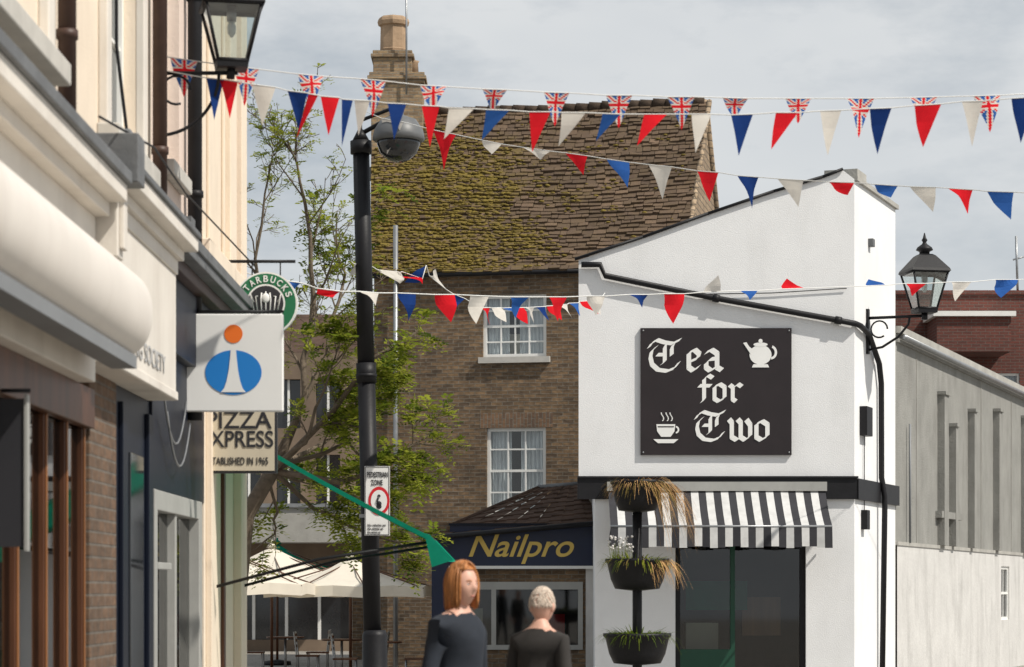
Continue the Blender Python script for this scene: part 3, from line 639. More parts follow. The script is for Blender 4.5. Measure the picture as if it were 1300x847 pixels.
mb.build('fascia_board',ns)
text('Nailpro','lettering',ns,W(595,716,40.86),X,Z,'gold',(1.78,.5),shear=.35,bold=.012)
mb=MB(); mb.box(NF,-1.1,1.2,-.04,.05,1.62,1.75,'shaded_door_grey'); mb.box(NF,-1.1,1.2,-.04,.05,.6,.68,'shaded_door_grey')
for x in (-1.1,-.35,.4,1.12): mb.box(NF,x,x+.08,-.04,.045,.68,1.62,'shaded_door_grey')
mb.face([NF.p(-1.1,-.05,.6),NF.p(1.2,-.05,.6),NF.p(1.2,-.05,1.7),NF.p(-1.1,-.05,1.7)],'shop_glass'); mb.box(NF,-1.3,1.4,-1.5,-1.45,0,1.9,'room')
mb.box(NF,-.9,-.5,-.3,-.27,.8,1.3,'sign_cream'); mb.box(NF,.5,.9,-.3,-.27,.8,1.2,'flag_red'); mb.build('shop_window',ns)

# ------------------------------------------------------------------ background buildings
rb=E('red_brick_building',(11,58,0)); mb=MB(); KF=Fr((0,60,0),(1,0),(0,-1))
mb.wall(KF,8.6,17,0,8.95,[(11.6,12.6,5.4,7.0)],.15,'brick_red'); mb.box(KF,8.55,17,-.3,.06,8.95,9.05,'brick_red')
mb.face([(8.6,60,0),(8.6,70,0),(8.6,70,8.95),(8.6,60,8.95)],'brick_red'); mb.build('walls',rb)
mb=MB(); mb.box(KF,10.2,12.2,.0,1.5,8.25,8.37,'white_paint'); mb.box(KF,10.3,12.1,0,1.4,7.4,8.25,'brick_red'); mb.tube([W(1292,372,60),W(1290,300,60)],.03,'metal_grey',6); mb.tube([W(1286,330,60),W(1300,326,60)],.02,'metal_grey',6)
mb.build('roof_extension',rb); window(rb,KF,11.6,12.6,5.4,7.0,-.05,2,2)
ob=E('office_building',(-6,64,0)); OF=Fr((0,64,0),(1,0),(0,-1)); mb=MB()
holes=[(-9.4+1.05*i,-8.75+1.05*i,z,z+1.3) for i in range(6) for z in (3.9,5.9)]
mb.wall(OF,-14,-3.7,0,7.9,holes+[(-9.5,-4.2,.3,2.3)],.25,'brown_panel'); mb.face([(-14,64,7.9),(-3.7,64,7.9),(-4.2,70,9.6),(-13.5,70,9.6)],'lean_roof')
mb.face([(-3.7,64,0),(-3.7,74,0),(-3.7,74,7.9),(-3.7,64,7.9)],'brown_panel')
mb.box(OF,-9.6,-3.6,.0,1.6,2.85,3.75,'concrete'); mb.box(OF,-9.6,-3.6,1.6,1.66,3.75,3.85,'metal_grey'); mb.build('walls_and_walkway',ob)
mb=MB()
for h in holes: mb.face([OF.p(h[0],-.2,h[2]),OF.p(h[1],-.2,h[2]),OF.p(h[1],-.2,h[3]),OF.p(h[0],-.2,h[3])],'window_dark'); mb.box(OF,(h[0]+h[1])/2-.03,(h[0]+h[1])/2+.03,-.2,-.12,h[2],h[3],'white_paint')
mb.face([OF.p(-9.5,-.2,.3),OF.p(-4.2,-.2,.3),OF.p(-4.2,-.2,2.3),OF.p(-9.5,-.2,2.3)],'window_dark')
for i in range(7): mb.box(OF,-9.5+i*.87,-9.42+i*.87,-.2,-.1,.3,2.3,'white_paint')
mb.build('windows',ob)
lk=E('rear_brick_wall',(-3,57,0)); mb=MB(); mb.box(WF,-3.7,-1.3,56,56.3,0,2.6,'brick_brown'); mb.box(WF,-3.75,-1.3,55.95,56.35,2.6,2.68,'concrete'); mb.build('wall',lk)

# ------------------------------------------------------------------ CCTV pole
cp=E('cctv_pole',(-1.58,27,0)); mb=MB()
def pp(z): return Vector((-1.57-.0235*(z-1.6)*1.0,27,z))
mb.lathe(pp(0),[(.2,0),(.2,.12),(.14,.2),(.14,1.1),(.12,1.16)],'black_paint',20)
mb.tube([pp(1.1),pp(4.0)],[.1,.098],'black_paint',20); mb.tube([pp(3.92),pp(4.14)],[.112,.112],'black_paint',20); mb.tube([pp(4.1),pp(6.5)],[.096,.092],'black_paint',20)
mb.tube([pp(3.98),pp(4.02)],.118,'black_paint',20)
mb.tube([pp(6.48),pp(6.62)],[.12,.12],'black_paint',20); mb.tube([pp(6.62),pp(6.75)],[.1,.03],'black_paint',20); mb.tube([pp(6.7),pp(6.95)],.02,'black_paint',8)
mb.build('pole',cp)
mb=MB(); c=W(506,172,26.8)
mb.tube([pp(6.7),Vector((c.x,27,c.z+.27))+Vector((0,-.1,0)),],.025,'black_paint',8); mb.tube([pp(6.85),Vector((-1.3,26.9,6.98)),c+Vector((0,0,.22))],.02,'black_paint',8)
mb.lathe(c,[(.02,.3),(.05,.29),(.06,.22),(.12,.2),(.2,.17),(.27,.06),(.285,0),(.29,-.05),(.26,-.07),(.2,-.06)],'camera_grey',24)
mb.lathe(c,[(.24,-.05),(.24,-.1),(.2,-.2),(.12,-.27),(.03,-.3)],'window_dark',24); mb.build('dome_camera',cp)
zs=E('pedestrian_zone_sign',W(479,636,26.85)); a=W(463,680,26.85); b=W(495,592,26.85); mb=MB()
mb.box(WF,a.x,b.x,26.83,26.85,a.z,b.z,'sign_white'); mb.box(WF,a.x,b.x,26.85,26.87,a.z+.2,a.z+.24,'metal_grey'); mb.box(WF,-1.7,b.x,26.87,26.9,a.z+.2,a.z+.24,'metal_grey')
for q in ((a.x+.008,b.x-.008,b.z-.012,b.z-.006),(a.x+.008,b.x-.008,a.z+.006,a.z+.012),(a.x+.006,a.x+.012,a.z+.012,b.z-.012),(b.x-.012,b.x-.006,a.z+.012,b.z-.012)): mb.box(WF,q[0],q[1],26.826,26.83,q[2],q[3],'sign_dark_text')
cc=W(481,636,26.8); disc(mb,cc.x,26.825,cc.z,.118,.118*1.35,'red_sign'); disc(mb,cc.x,26.821,cc.z,.09,.09*1.35,'sign_white')
for pz,pr in ((.055,.018),(-.03,.03),(-.06,.03)): mb.ball((cc.x,26.818,cc.z+pz),pr,'sign_dark_text',8,6,(1,.1,1))
mb.tube([(cc.x,26.816,cc.z+.05),(cc.x-.02,26.816,cc.z),(cc.x+.02,26.816,cc.z-.05)],.012,'sign_dark_text',5)
mb.build('plate',zs)
text('PEDESTRIAN','lettering',zs,W(466,606,26.825),X,Z,'sign_dark_text',(.23,.06),bold=.01); text('ZONE','lettering',zs,W(471,616,26.825),X,Z,'sign_dark_text',(.13,.06),bold=.01)
for i in range(3): text('No vehicles am','lettering',zs,W(467,668+i*4.5,26.825),X,Z,'sign_dark_text',(.2-.03*i,.025))

# ------------------------------------------------------------------ planter
pl=E('tiered_flower_planter',(1.3,25,0)); mb=MB(); pc=W(809,0,25).x
mb.lathe((pc,25,0),[(.35,0),(.35,.3),(.3,.34),(.07,.4)],'black_paint',24); mb.tube([(pc,25,.3),(pc,25,2.5)],.05,'black_paint',14)
for z,r in ((1.62,.32),(2.43,.27),(.85,.34)): mb.lathe((pc,25,z),[(.06,-.02),(r*.72,0),(r*.86,.1),(r*.97,.26),(r*1.04,.28),(r*1.04,.31),(r*.94,.31),(r*.9,.25),(.02,.25)],'black_paint',28)
mb.build('pots_and_post',pl)
mb=MB()
def blade(p,d,l,w,mat,droop=1.0,n=4):
    p=Vector(p); d=Vector(d).normalized(); side=d.cross(Vector((0,0,1))); side=side.normalized() if side.length>.01 else Vector((1,0,0)); prev=None
    for i in range(n+1):
        t=i/n; q=p+d*l*t+Vector((0,0,-droop*l*t*t)); ww=side*w*(1-t*.85)
        if prev: mb.face([prev[0],prev[1],q+ww,q-ww],mat,True)
        prev=(q-ww,q+ww)
for i in range(600):
    a=U(0,6.28); r=.25*math.sqrt(R()); p=(pc+r*math.cos(a),25+r*math.sin(a),2.68+U(0,.05))
    right=math.cos(a)>.5
    blade(p,(math.cos(a),math.sin(a),U(-.1,.9)),U(.1,.22)+(U(.1,.3) if right else 0),.005,random.choice(['straw','straw','moss']),U(.7,2.0) if right else U(.3,1.2))
for i in range(110):
    p=(pc+U(.18,.3),25+U(-.15,.15),2.7); blade(p,(U(.3,1),U(-.3,.3),U(0,.3)),U(.3,.42),.005,'straw',U(1.1,2.0),6)
for z0_,cols_ in ((1.9,['leaf_a','leaf_c','moss','leaf_b']),(1.13,['leaf_a','leaf_c','leaf_c'])):
  for i in range(480):
    a=U(0,6.28); r=.3*math.sqrt(R()); blade((pc+r*math.cos(a),25+r*math.sin(a),z0_),(math.cos(a)*.8,math.sin(a)*.8,U(.2,1)),U(.08,.24),.009,random.choice(cols_),U(.2,1.2))
for i in range(150):
    p=(pc+U(.02,.32),25-U(.0,.25),1.9); blade(p,(U(.1,1),U(-.8,0),U(.1,.4)),U(.12,.26),.006,'straw',U(.8,1.6),5)
for i in range(45): mb.ball((pc+U(-.3,-.05),25+U(-.25,.1),U(2.0,2.16)),.013,'flower',6,4)
for i in range(60): p0=(pc+U(-.28,-.02),25+U(-.2,.1),1.9); blade(p0,(U(-.3,.3),U(-.2,.2),1),U(.1,.24),.004,'leaf_a',.1)
mb.build('plants',pl)

# ------------------------------------------------------------------ parasols, tables
def parasol(c,r,h0,h1,mat='canvas_cream',name='parasol'):
    e=E(name,(c[0],c[1],0)); mb=MB(); c=Vector((c[0],c[1],0)); n=8
    P=[c+Vector((r*math.cos(2*math.pi*(q+.3)/n),r*math.sin(2*math.pi*(q+.3)/n),h0)) for q in range(n)]
    top=c+Vector((0,0,h1))
    for q_ in range(n):
        a,b=P[q_],P[(q_+1)%n]; m=(a+b)/2+Vector((0,0,.03)); m=m+(c+Vector((0,0,m.z))-m)*.04
        for p,q in ((a,m),(m,b)):
            for j in range(4):
                f0=1-j/4; f1=1-(j+1)/4
                def s(x,f): y=top.lerp(x,f); return y-Vector((0,0,.10*math.sin(math.pi*f)))
                mb.face([s(p,f0),s(q,f0),s(q,f1),s(p,f1)] if j<3 else [s(p,f0),s(q,f0),top],mat,False)
            mb.face([p,q,q-Vector((0,0,.18)),p-Vector((0,0,.18))],mat)
        mb.tube([top-Vector((0,0,.08)),a-Vector((0,0,.02))],.012,'wood',5)
    mb.lathe(top-Vector((0,0,.02)),[(.1,0),(.06,.06),(.02,.09),(.02,.14)],mat,10)
    mb.tube([c,top],.028,'wood',10); mb.lathe(c,[(.3,0),(.3,.08),(.05,.12)],'black_paint',16); mb.build('canopy_and_pole',e)
parasol((W(345,0,44).x,44),1.95,1.72,2.4); parasol((W(445,0,41.5).x,41.5),1.5,1.66,2.18); parasol((W(290,0,40).x,40),1.5,1.7,2.3); parasol((W(352,0,52).x,52),1.2,2.1,2.62,'green_canvas')
def table(x,y):
    e=E('cafe_table',(x,y,0)); mb=MB(); mb.lathe((x,y,.72),[(.35,0),(.36,.02),(.35,.03)],'wood',24); mb.tube([(x,y,0),(x,y,.72)],.025,'metal_grey'); mb.lathe((x,y,0),[(.22,0),(.2,.03),(.03,.06)],'metal_grey',16); mb.build('table',e)
def chair(x,y,a):
    e=E('cafe_chair',(x,y,0)); mb=MB(); f=Fr((x,y,0),(math.cos(a),math.sin(a)),(-math.sin(a),math.cos(a)))
    mb.box(f,-.2,.2,-.2,.2,.44,.47,'wood')
    for u in (-.18,.18):
        mb.tube([f.p(u,-.18,0),f.p(u,-.18,.44)],.013,'metal_grey',6); mb.tube([f.p(u,.18,0),f.p(u,.18,.45),f.p(u,.23,.88)],.013,'metal_grey',6)
    for z in (.6,.7,.8): mb.box(f,-.18,.18,.2,.22,z,z+.05,'wood')
    mb.build('seat_and_frame',e)
for (x,y) in ((-3.0,42.6),(-4.2,44.8),(-2.2,40.6)):
    table(x,y); chair(x+.6,y,-math.pi/2); chair(x-.6,y,math.pi/2)

# ------------------------------------------------------------------ TREE
tr=E('rowan_tree',(-3.2,28.2,0)); wood=MB(); lf=MB()
fork=W(345,600,28)
wood.tube([(-3.35,28.3,0),(-3.25,28.2,1.2),W(312,655,28.1),fork],[.14,.12,.1,.085],'bark',10)
def leaf(p,d,l,young):
    d=Vector(d).normalized(); side=d.cross(Vector((U(-.3,.3),U(-.3,.3),1))).normalized(); n=random.randint(3,5); mat=random.choice(['leaf_b','leaf_b','leaf_a'] if young else ['leaf_a','leaf_a','leaf_b','leaf_b','leaf_b','leaf_c'])
    up_=side.cross(d)
    for i in range(1,n+1):
        q=p+d*l*i/n+Vector((0,0,-.35*l*(i/n)**2))
        for s_ in (-1,1):
            a=side*s_+d*.35+up_*U(-.25,.25); a.normalize(); ll=l*.42*U(.8,1.1); w=d*ll*.24
            lf.face([q,q+a*ll*.5+w,q+a*ll,q+a*ll*.5-w],mat)
def grow(path,r0,lvl,dens):
    n=len(path); wood.tube(path,[max(.004,r0*(1-.8*i/(n-1))) for i in range(n)],'bark',6 if lvl<2 else 4,cap=False)
    L_=sum((path[i+1]-path[i]).length for i in range(n-1))
    def at(t):
        x=t*(n-1); i=min(n-2,int(x)); return path[i].lerp(path[i+1],x-i),(path[i+1]-path[i]).normalized()
    if lvl<3:
        kk=int((5.0,6.5,4.5)[lvl]*max(.6,L_/(1.6,.8,.45)[lvl]))
        for j in range(kk):
            t=U(.2,1) if lvl==0 else U(.1,1); p,d=at(t)
            o=d.orthogonal().normalized(); o.rotate(Matrix.Rotation(U(0,6.28),3,d)); dd=(d*U(.5,1.1)+o*U(.6,1.1)+Vector((0,-.0,.35-.2*lvl))).normalized()
            l=L_*U(.3,.5)*(1-.45*t); l=min(l,(1.0,.6,.3)[lvl]) 
            pth=[p]; q=p.copy()
            for m in range(4):
                dd=(dd+Vector((U(-.25,.25),U(-.25,.25),U(-.12,.2)))).normalized(); q=q+dd*l/4; pth.append(q.copy())
            grow(pth,r0*(1-.7*t)*.5,lvl+1,dens*(U(.5,1.5) if lvl==0 else 1))
    if lvl>=1:
        young=dens<.5
        c=(0,3,5,4)[lvl]*dens*1.9*U(.3,1.7)*max(.4,min(1.4,L_/.3)); c=int(c)+(1 if R()<c-int(c) else 0)
        for j in range(c):
            p,d=at(U(.35,1)); dirn=(d*.5+Vector((U(-1,1),U(-1,1),U(-.5,.6)))).normalized(); leaf(p,dirn,U(.07,.13) if young else U(.1,.2),young)
def limb(pts,r,dens):
    P=[fork.copy()]
    for (x,y,dy) in pts: P.append(W(x,y,28+dy))
    Q=[]
    for i in range(len(P)-1):
        for m in range(3): Q.append(P[i].lerp(P[i+1],m/3)+Vector((U(-.04,.04),U(-.04,.04),U(-.03,.03))))
    Q.append(P[-1]); grow(Q,r,0,dens)
limb([(335,450,.4),(322,330,.6),(345,205,.5)],.04,.3)
limb([(385,500,0),(398,380,.3),(388,260,.2),(365,180,0)],.05,.3)
limb([(425,520,-.3),(475,455,-.6),(530,420,-.5)],.045,1.0)
limb([(430,610,-.4),(495,585,-.7),(550,550,-.6)],.04,1.2)
limb([(400,645,.3),(460,675,.5),(525,700,.3)],.035,1.5)
limb([(328,560,.6),(312,500,.9),(305,420,1)],.03,.35)
limb([(415,450,.2),(435,350,.6),(428,270,.7)],.035,.4)
limb([(410,560,.8),(455,520,1.2),(500,480,1.0)],.035,1.1)
limb([(350,650,.6),(345,680,.8),(320,700,1)],.025,.8)
limb([(440,560,.2),(480,620,.1),(510,650,-.2)],.03,1.4)
limb([(390,560,-.5),(410,500,-.8),(430,440,-.7)],.03,.8)
limb([(380,610,.5),(400,600,1.0),(440,640,1.2)],.03,1.0)
wood.build('trunk_and_branches',tr); lf.build('foliage',tr)
print('leaves',len(lf.f),'wood',len(wood.f))

# ------------------------------------------------------------------ BUNTING
COL={'r':'flag_red','w':'flag_white','b':'flag_blue','c':'flag_blue2'}
def flag(mb,a,b,t,col,uj=False):
    n=24 if uj else 8; nrm=(b-a).cross(t-a).normalized(); ph=U(0,6); amp=(b-a).length*U(.06,.2); fq=U(1.5,4.5)
    def P(i,j):
        v=i/n
        q=a.lerp(t,v)+(b-a)*((1-v)*(j/(n-i) if i<n else 0))
        return q+nrm*amp*math.sin(ph+v*2.4+fq*(j/n))*min(1,v*2.5)
    for i in range(n):
        m=n-i
        for j in range(m):
            pts=[P(i,j),P(i,j+1)]; 
            if j<m-1: pts+= [P(i+1,j+1),P(i+1,j)]
            else: pts+= [P(i+1,j)]
            mat=col
            if uj:
                v=(i+.5)/n; x=((j+.5)/m-.5)*(1-v); y=v*1.3-.36
                dg=abs(abs(x)*.8-abs(y))/1.28
                if abs(x)<.05 or abs(y)<.055: mat='flag_red'
                elif abs(x)<.1 or abs(y)<.11: mat='flag_white'
                elif dg<.028: mat='flag_red'
                elif dg<.075: mat='flag_white'
                else: mat='flag_blue2'
            mb.face(pts,mat,True)
def bunting(flags,ends,depth,sr=.0045):
    e=E('bunting',W(*ends[0],depth(ends[0][0]))); mb=MB(); pts=[ends[0]]
    for f in flags:
        xl,yl,xr,yr,xt,yt,c=f; pts+= [(xl,yl),(xr,yr)]
        da=depth(xl); db=depth(xr); a=W(xl,yl,da); b=W(xr,yr,db)
        t=W(xt,yt,(da+db)/2+U(-.12,.12))
        flag(mb,a,b,t,COL.get(c,'flag_blue'),c=='u')
    pts.append(ends[1]); pts=sorted(pts,key=lambda p:p[0])
    path=[W(x,y,depth(x)) for x,y in pts]
    mb.tube(path,sr,'string',5); mb.build('string_and_pennants',e)
A_=[(216,73,251,78,232,125),(295,84,329,88,310,135),(378,94,411,97,395,138),(457,100,490,103,472,148),(533,108,567,110,550,140),(612,113,644,114,627,144),(690,117,723,118,706,160),(769,121,803,121,786,163),(847,123,882,123,865,165),(917,124,950,125,934,152),(997,125,1030,125,1013,157),(1075,125,1110,125,1092,174),(1155,124,1190,123,1173,160),(1236,122,1270,121,1253,170)]
bunting([f+('u',) for f in A_],[(197,69),(1420,112)],lambda x:17+(x-197)*.0022)
B_=[(262,99,284,101,272,152,'b'),(279,101,302,104,292,150,'r'),(320,107,350,111,333,160,'w'),(365,115,390,118,380,167,'b'),(392,119,404,121,376,176,'r'),(407,122,431,124,417,172,'r'),(434,126,448,127,434,186,'b'),(450,127,470,128,455,172,'w'),(492,131,516,132,500,178,'b'),(535,134,558,135,546,187,'r'),(570,137,602,138,563,177,'w'),(617,139,647,140,612,180,'c'),(672,142,699,142,676,193,'r'),(713,143,744,143,709,186,'w'),(765,144,788,145,757,180,'c'),(818,145,847,145,808,187,'r'),(878,145,903,145,882,196,'w'),(928,146,956,145,938,198,'b'),(985,143,1013,143,979,190,'r'),(1041,141,1068,140,1052,196,'w'),(1104,138,1132,137,1114,196,'b'),(1161,134,1195,132,1172,187,'r'),(1221,129,1248,128,1235,186,'w'),(1284,125,1314,123,1294,182,'b')]
bunting(B_,[(200,88),(1420,108)],lambda x:16.95+(x-197)*.001)
C_=[(484,150,512,155,490,196,'w'),(550,165,579,171,563,216,'r'),(612,178,637,183,622,197,'w'),(663,187,699,192,688,203,'w'),(717,194,746,198,742,223,'r'),(770,202,799,206,793,240,'c'),(823,209,853,212,843,254,'w'),(885,217,912,219,903,255,'r'),(936,223,963,225,954,265,'b'),(987,227,1020,229,1013,263,'w'),(1052,231,1084,232,1078,245,'r'),(1110,234,1140,236,1130,252,'c'),(1155,237,1188,238,1182,269,'w'),(1203,239,1235,241,1230,271,'r'),(1253,243,1287,244,1283,279,'c')]
bunting(C_,[(456,138),(1420,252)],lambda x:26.8-(x-456)*.006)
D_=[(366,357,382,359,374,373,'c'),(403,366,433,370,422,378,'r'),(456,370,481,372,476,389,'w'),(504,372,528,373,512,406,'b'),(552,374,577,374,568,409,'r'),(597,375,621,376,606,411,'w'),(648,377,672,377,660,405,'c'),(697,377,720,377,712,407,'r'),(745,376,769,376,752,399,'w'),(798,374,823,374,818,390,'b'),(843,373,869,373,857,411,'r'),(893,371,915,370,909,348,'w'),(940,369,962,369,950,382,'c'),(993,367,1022,366,1000,353,'r'),(1100,363,1124,362,1106,351,'c'),(1150,360,1176,360,1160,376,'r'),(1208,358,1233,358,1216,382,'w'),(1264,355,1292,355,1275,377,'c')]
bunting(D_,[(304,345),(1420,350)],lambda x:22+(x-305)*.0137,.006)
E_=[(449,335,470,337,450,353,'w'),(478,342,510,345,490,352,'w'),(503,350,536,354,524,365,'r'),(536,355,541,337,516,361,'b'),(545,350,567,368,562,347,'w'),(575,373,590,379,583,390,'b')]
for i in range(11):
    x=610+i*14; y=391+6*math.sin(i/10*2.6)-i*1.4; E_.append((x,y,x+12,y-.5,x+16+3*(i%2),y+20-(i%3)*2,'rwcrwbrwcrw'[i]))
bunting(E_,[(447,333),(768,372)],lambda x:26.8+max(0,x-447)*.03,.006)

# ------------------------------------------------------------------ PEOPLE
def person(name,x,y,H,yaw,hair,shirt,long_hair,jaw=1):
    e=E(name,(x,y,0)); s=H/1.72
    f=Vector((math.cos(yaw),math.sin(yaw),0)); l=Vector((-f.y,f.x,0))
    def P(a,b,z): return Vector((0,0,0))+f*a*s+l*b*s+Vector((0,0,z*s))
    J=[(P(0,0,.95),.15,.12),(P(0,0,1.1),.135,.1),(P(.01,0,1.28),.16,.11),(P(0,0,1.4),.12,.085),(P(.01,0,1.47),.055,.055),(P(.02,0,1.54),.05,.05)]
    Ed=[(0,1),(1,2),(2,3),(3,4),(4,5)]
    for sd in (1,-1):
        b=len(J)
        J+= [(P(0,.155*sd,1.385),.062,.062),(P(-.02,.2*sd,1.12),.045,.045),(P(.07,.22*sd,.9),.032,.032),(P(.1,.22*sd,.84),.035,.02),(P(.12,.22*sd,.8),.035,.018)]
        Ed+= [(3,b),(b,b+1),(b+1,b+2),(b+2,b+3),(b+3,b+4)]
        for q,(o,ln) in enumerate(((-.03,.065),(-.01,.075),(.01,.07),(.028,.055))):
            c=len(J); J+= [(P(.125+.0*o,.22*sd+o,.785),.009,.009),(P(.14,.22*sd+o,.785-ln*.5),.008,.008),(P(.13,.22*sd+o,.785-ln),.007,.007)]; Ed+= [(b+4,c),(c,c+1),(c+1,c+2)]
        c=len(J); J+= [(P(.14,.2*sd,.82),.01,.01),(P(.165,.195*sd,.785),.008,.008)]; Ed+= [(b+3,c),(c,c+1)]
        b=len(J); st=.12*sd
        J+= [(P(0,.09*sd,.88),.095,.095),(P(.02+st*.4,.09*sd,.48),.06,.06),(P(-.02+st,.09*sd,.09),.042,.042),(P(.02+st,.09*sd,.04),.045,.035),(P(.16+st,.1*sd,.03),.04,.028)]
        Ed+= [(0,b),(b,b+1),(b+1,b+2),(b+2,b+3),(b+3,b+4)]
    me=bpy.data.meshes.new('b'); me.from_pydata([tuple(j[0]) for j in J],Ed,[]); ob=bpy.data.objects.new('b',me); bpy.context.scene.collection.objects.link(ob)
    sk=ob.modifiers.new('s','SKIN'); 
    for i,j in enumerate(J): me.skin_vertices[0].data[i].radius=(j[1]*s,j[2]*s); me.skin_vertices[0].data[i].use_root=(i==0)
    ob.modifiers.new('u','SUBSURF').levels=2
    dg=bpy.context.evaluated_depsgraph_get(); nm=bpy.data.meshes.new_from_object(ob.evaluated_get(dg)); bpy.data.objects.remove(ob)
    for m in ('skin',shirt,'trousers','shoe'): nm.materials.append(MATS[m])
    for v in nm.vertices:
        z=v.co.z/s
        if .9<z<1.45: 
            q=noise.noise(v.co*9+Vector((x,0,0)))*.012; v.co+=Vector((v.co.x,v.co.y,0)).normalized()*q
    for p in nm.polygons:
        c=p.center; p.use_smooth=True; lat=abs(c.dot(l))/s; z=c.z/s
        p.material_index= 0 if (z>1.45 or (lat>.17 and z<.9)) else (1 if z>.93 or lat>.17 else (3 if z<.09 else 2))
    bo=bpy.data.objects.new('body',nm); bpy.context.scene.collection.objects.link(bo); bo.parent=e
    hc=P(.035,0,1.605); mb=MB(); seg,rg=36,26; base=e.location
    def hp(th,ph,g=1.0,hairm=False):
        ux,uy,uz=math.sin(th)*math.cos(ph),math.sin(th)*math.sin(ph),math.cos(th)
        r=Vector((.096*ux,.076*uy,.118*uz))
        if not hairm:
            k=max(0,-uz); r.y*=1-.32*k; 
            if ux>0: r.x*=1-.10*k; 
            else: r.x*=1-.35*k
            if ux>.3: r.x*=.95; r.x+= .026*math.exp(-((uy/.14)**2))*math.exp(-(((uz+.12)/.17)**2))
            if ux>.3:
                for sy in(-1,1): r.x-= .010*math.exp(-(((uy-.38*sy)/.18)**2))*math.exp(-(((uz-.06)/.13)**2))
                r.x+= .008*math.exp(-((uy/.25)**2))*math.exp(-(((uz+.52)/.1)**2)); r.x+= .008*math.exp(-((uy/.3)**2))*math.exp(-(((uz+.85)/.15)**2))
        r*=g*s; return hc+base+f*r.x+l*r.y+Vector((0,0,r.z))
    V=[hp(math.pi*i/rg,2*math.pi*k/seg) for i in range(rg+1) for k in range(seg)]
    mb.poly(V,[(i*seg+k,(i+1)*seg+k,(i+1)*seg+(k+1)%seg,i*seg+(k+1)%seg) for i in range(rg) for k in range(seg)],'skin',True)
    for sy in (-1,1):
        c=hp(math.acos(.06),sy*.40)-f*.007*s; mb.ball(c,.0115*s,'eye_white',10,6); mb.ball(c+f*.007*s,.0058*s,'iris',8,6)
        mb.tube([hp(math.acos(.1),sy*.25,1.01),hp(math.acos(.13),sy*.4,1.015),hp(math.acos(.09),sy*.56,1.01)],.0025*s,'skin',5)
        mb.tube([hp(math.acos(.2),sy*.22,1.01),hp(math.acos(.24),sy*.42,1.01),hp(math.acos(.2),sy*.62,1.01)],.0025*s,hair,5)
        mb.ball(hc+base+l*.074*s*sy-f*.005*s+Vector((0,0,-.01*s)),.03*s,'skin',8,6,(.55,.35,1.05))
    mb.tube([hp(math.acos(-.5),-.26,1.0),hp(math.acos(-.49),0,1.0),hp(math.acos(-.5),.26,1.0)],[.002*s,.0055*s,.002*s],'lip',6)
    mb.build('head',e)
    hb=MB(); random.seed(3)
    for layer in range(560 if long_hair else 1300):
        ph=U(0,2*math.pi); 
        if long_hair:
            front=math.cos(ph)>.5
            thmax=(U(.6,.9) if front else U(1.95,2.35)); pts=[]
            n=9; fac=U(1.03,1.15); ph2=ph+(.7*math.copysign(1,math.sin(ph)) if front else 0)
            for i in range(n+1):
                t=i/n; th=.05+thmax*t; pp_=hp(min(th,1.75),ph+(ph2-ph)*t,fac+.03*math.sin(t*3+ph*7),True)
                if th>1.75: pp_=pp_-Vector((0,0,(th-1.75)*.17*s))
                pts.append(pp_)
            hb.tube(pts,[.006*s]*n+[.002*s],hair,4)
        else:
            th=abs(U(-1.5,1.5)); 
            if math.cos(ph)>.3 and th>.75: continue
            hb.tube([hp(th,ph,1.0,True),hp(th+.14,ph+U(-.1,.2),1.035,True),hp(th+.27,ph+U(-.1,.25),1.03,True)],[.003*s,.0035*s,.001*s],hair,4)
    if long_hair:
        Vh=[hp(math.pi*.6*i/12,2*math.pi*k/seg,1.05,True) for i in range(13) for k in range(seg)]
        hb.poly(Vh,[(i*seg+k,(i+1)*seg+k,(i+1)*seg+(k+1)%seg,i*seg+(k+1)%seg) for i in range(12) for k in range(seg) if not (i>=5 and math.cos(2*math.pi*(k+.5)/seg)>.3)],hair,True)
    hb.build('hair',e)
person('woman_pedestrian',W(581,0,13.4).x,13.4,1.745,math.radians(-42),'hair_ginger','shirt',True)
person('man_pedestrian',W(685,0,14.2).x,14.2,1.62,math.radians(60),'hair_grey','shirt_dark',False)

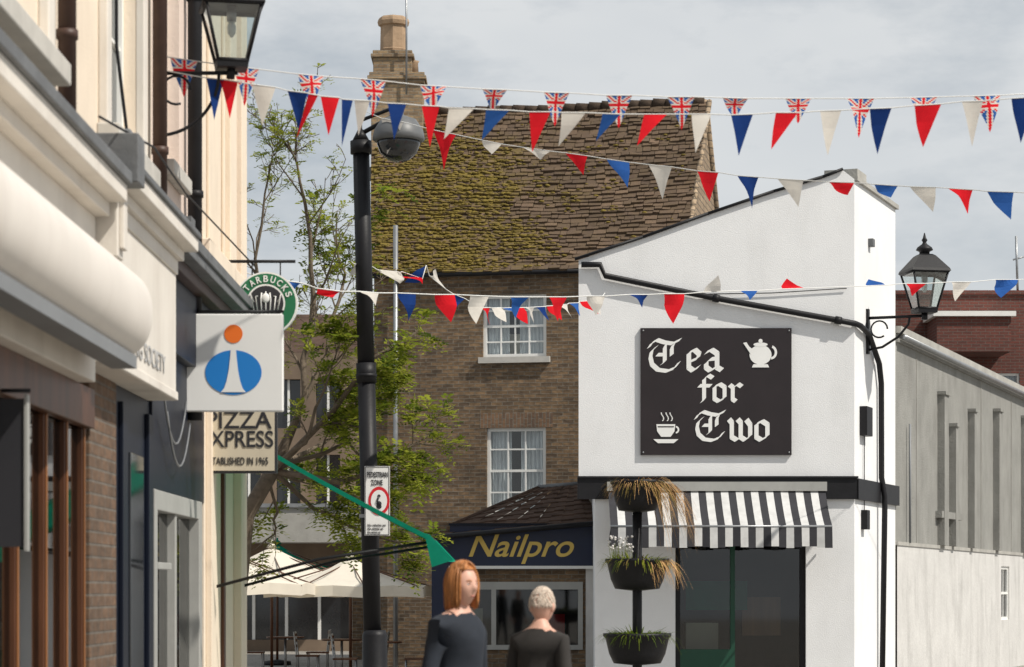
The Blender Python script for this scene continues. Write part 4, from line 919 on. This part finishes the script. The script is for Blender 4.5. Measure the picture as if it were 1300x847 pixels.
# ------------------------------------------------------------------ light, sky, camera
az=Vector((.87,-.49,0)).normalized(); el=math.radians(50)
D=Vector((az.x*math.cos(el),az.y*math.cos(el),math.sin(el)))
sun=bpy.data.lights.new('sun','SUN'); sun.energy=4.6; sun.angle=math.radians(.6); sun.color=(1,.94,.85)
so=bpy.data.objects.new('sun',sun); so.rotation_euler=D.to_track_quat('Z','Y').to_euler(); so.location=(20,-10,30); bpy.context.scene.collection.objects.link(so)
w=bpy.data.worlds.new('World'); bpy.context.scene.world=w; w.use_nodes=True; nt=w.node_tree; nt.nodes.clear()
out=nt.nodes.new('ShaderNodeOutputWorld'); mx=nt.nodes.new('ShaderNodeMixShader'); b1=nt.nodes.new('ShaderNodeBackground'); b2=nt.nodes.new('ShaderNodeBackground')
sk=nt.nodes.new('ShaderNodeTexSky'); sk.sky_type='NISHITA'; sk.sun_disc=False; sk.sun_elevation=el; sk.sun_rotation=math.atan2(az.x,az.y); sk.dust_density=2
L(nt,sk.outputs[0],b1.inputs[0]); b1.inputs[1].default_value=.09
nz=noise_n(nt,4.6,7,(1,1,2.6),'Generated'); cl=ramp(nt,nz,.36,.62,(.37,.435,.5,1),(.78,.8,.81,1)); 
tc=nt.nodes.new('ShaderNodeTexCoord'); sx=nt.nodes.new('ShaderNodeSeparateXYZ'); L(nt,tc.outputs['Generated'],sx.inputs[0])
hz=ramp(nt,sx.outputs['Z'],.04,.23,(.65,.65,.65,1),(0,0,0,1)); cl=mix(nt,hz,cl,(.74,.77,.79))
L(nt,cl,b2.inputs[0]); b2.inputs[1].default_value=.95
nz2=noise_n(nt,2.1,5,(1,1,2),'Generated'); fc=ramp(nt,nz2,.35,.6,(.75,.75,.75,1),(1,1,1,1))
L(nt,fc,mx.inputs[0]); L(nt,b1.outputs[0],mx.inputs[1]); L(nt,b2.outputs[0],mx.inputs[2]); L(nt,mx.outputs[0],out.inputs[0])
cam=bpy.data.cameras.new('camera'); co=bpy.data.objects.new('camera',cam); bpy.context.scene.collection.objects.link(co)
co.location=(0,0,EYE); co.rotation_euler=(math.radians(90),0,0); cam.sensor_width=36; cam.lens=F*36/1300; cam.shift_y=326.5/1300; cam.clip_end=3000; cam.clip_start=.1
cam.dof.use_dof=True; cam.dof.focus_distance=36; cam.dof.aperture_fstop=4.0
bpy.context.scene.camera=co
vs=bpy.context.scene.view_settings; vs.view_transform='Standard'; vs.look='None'; vs.exposure=0
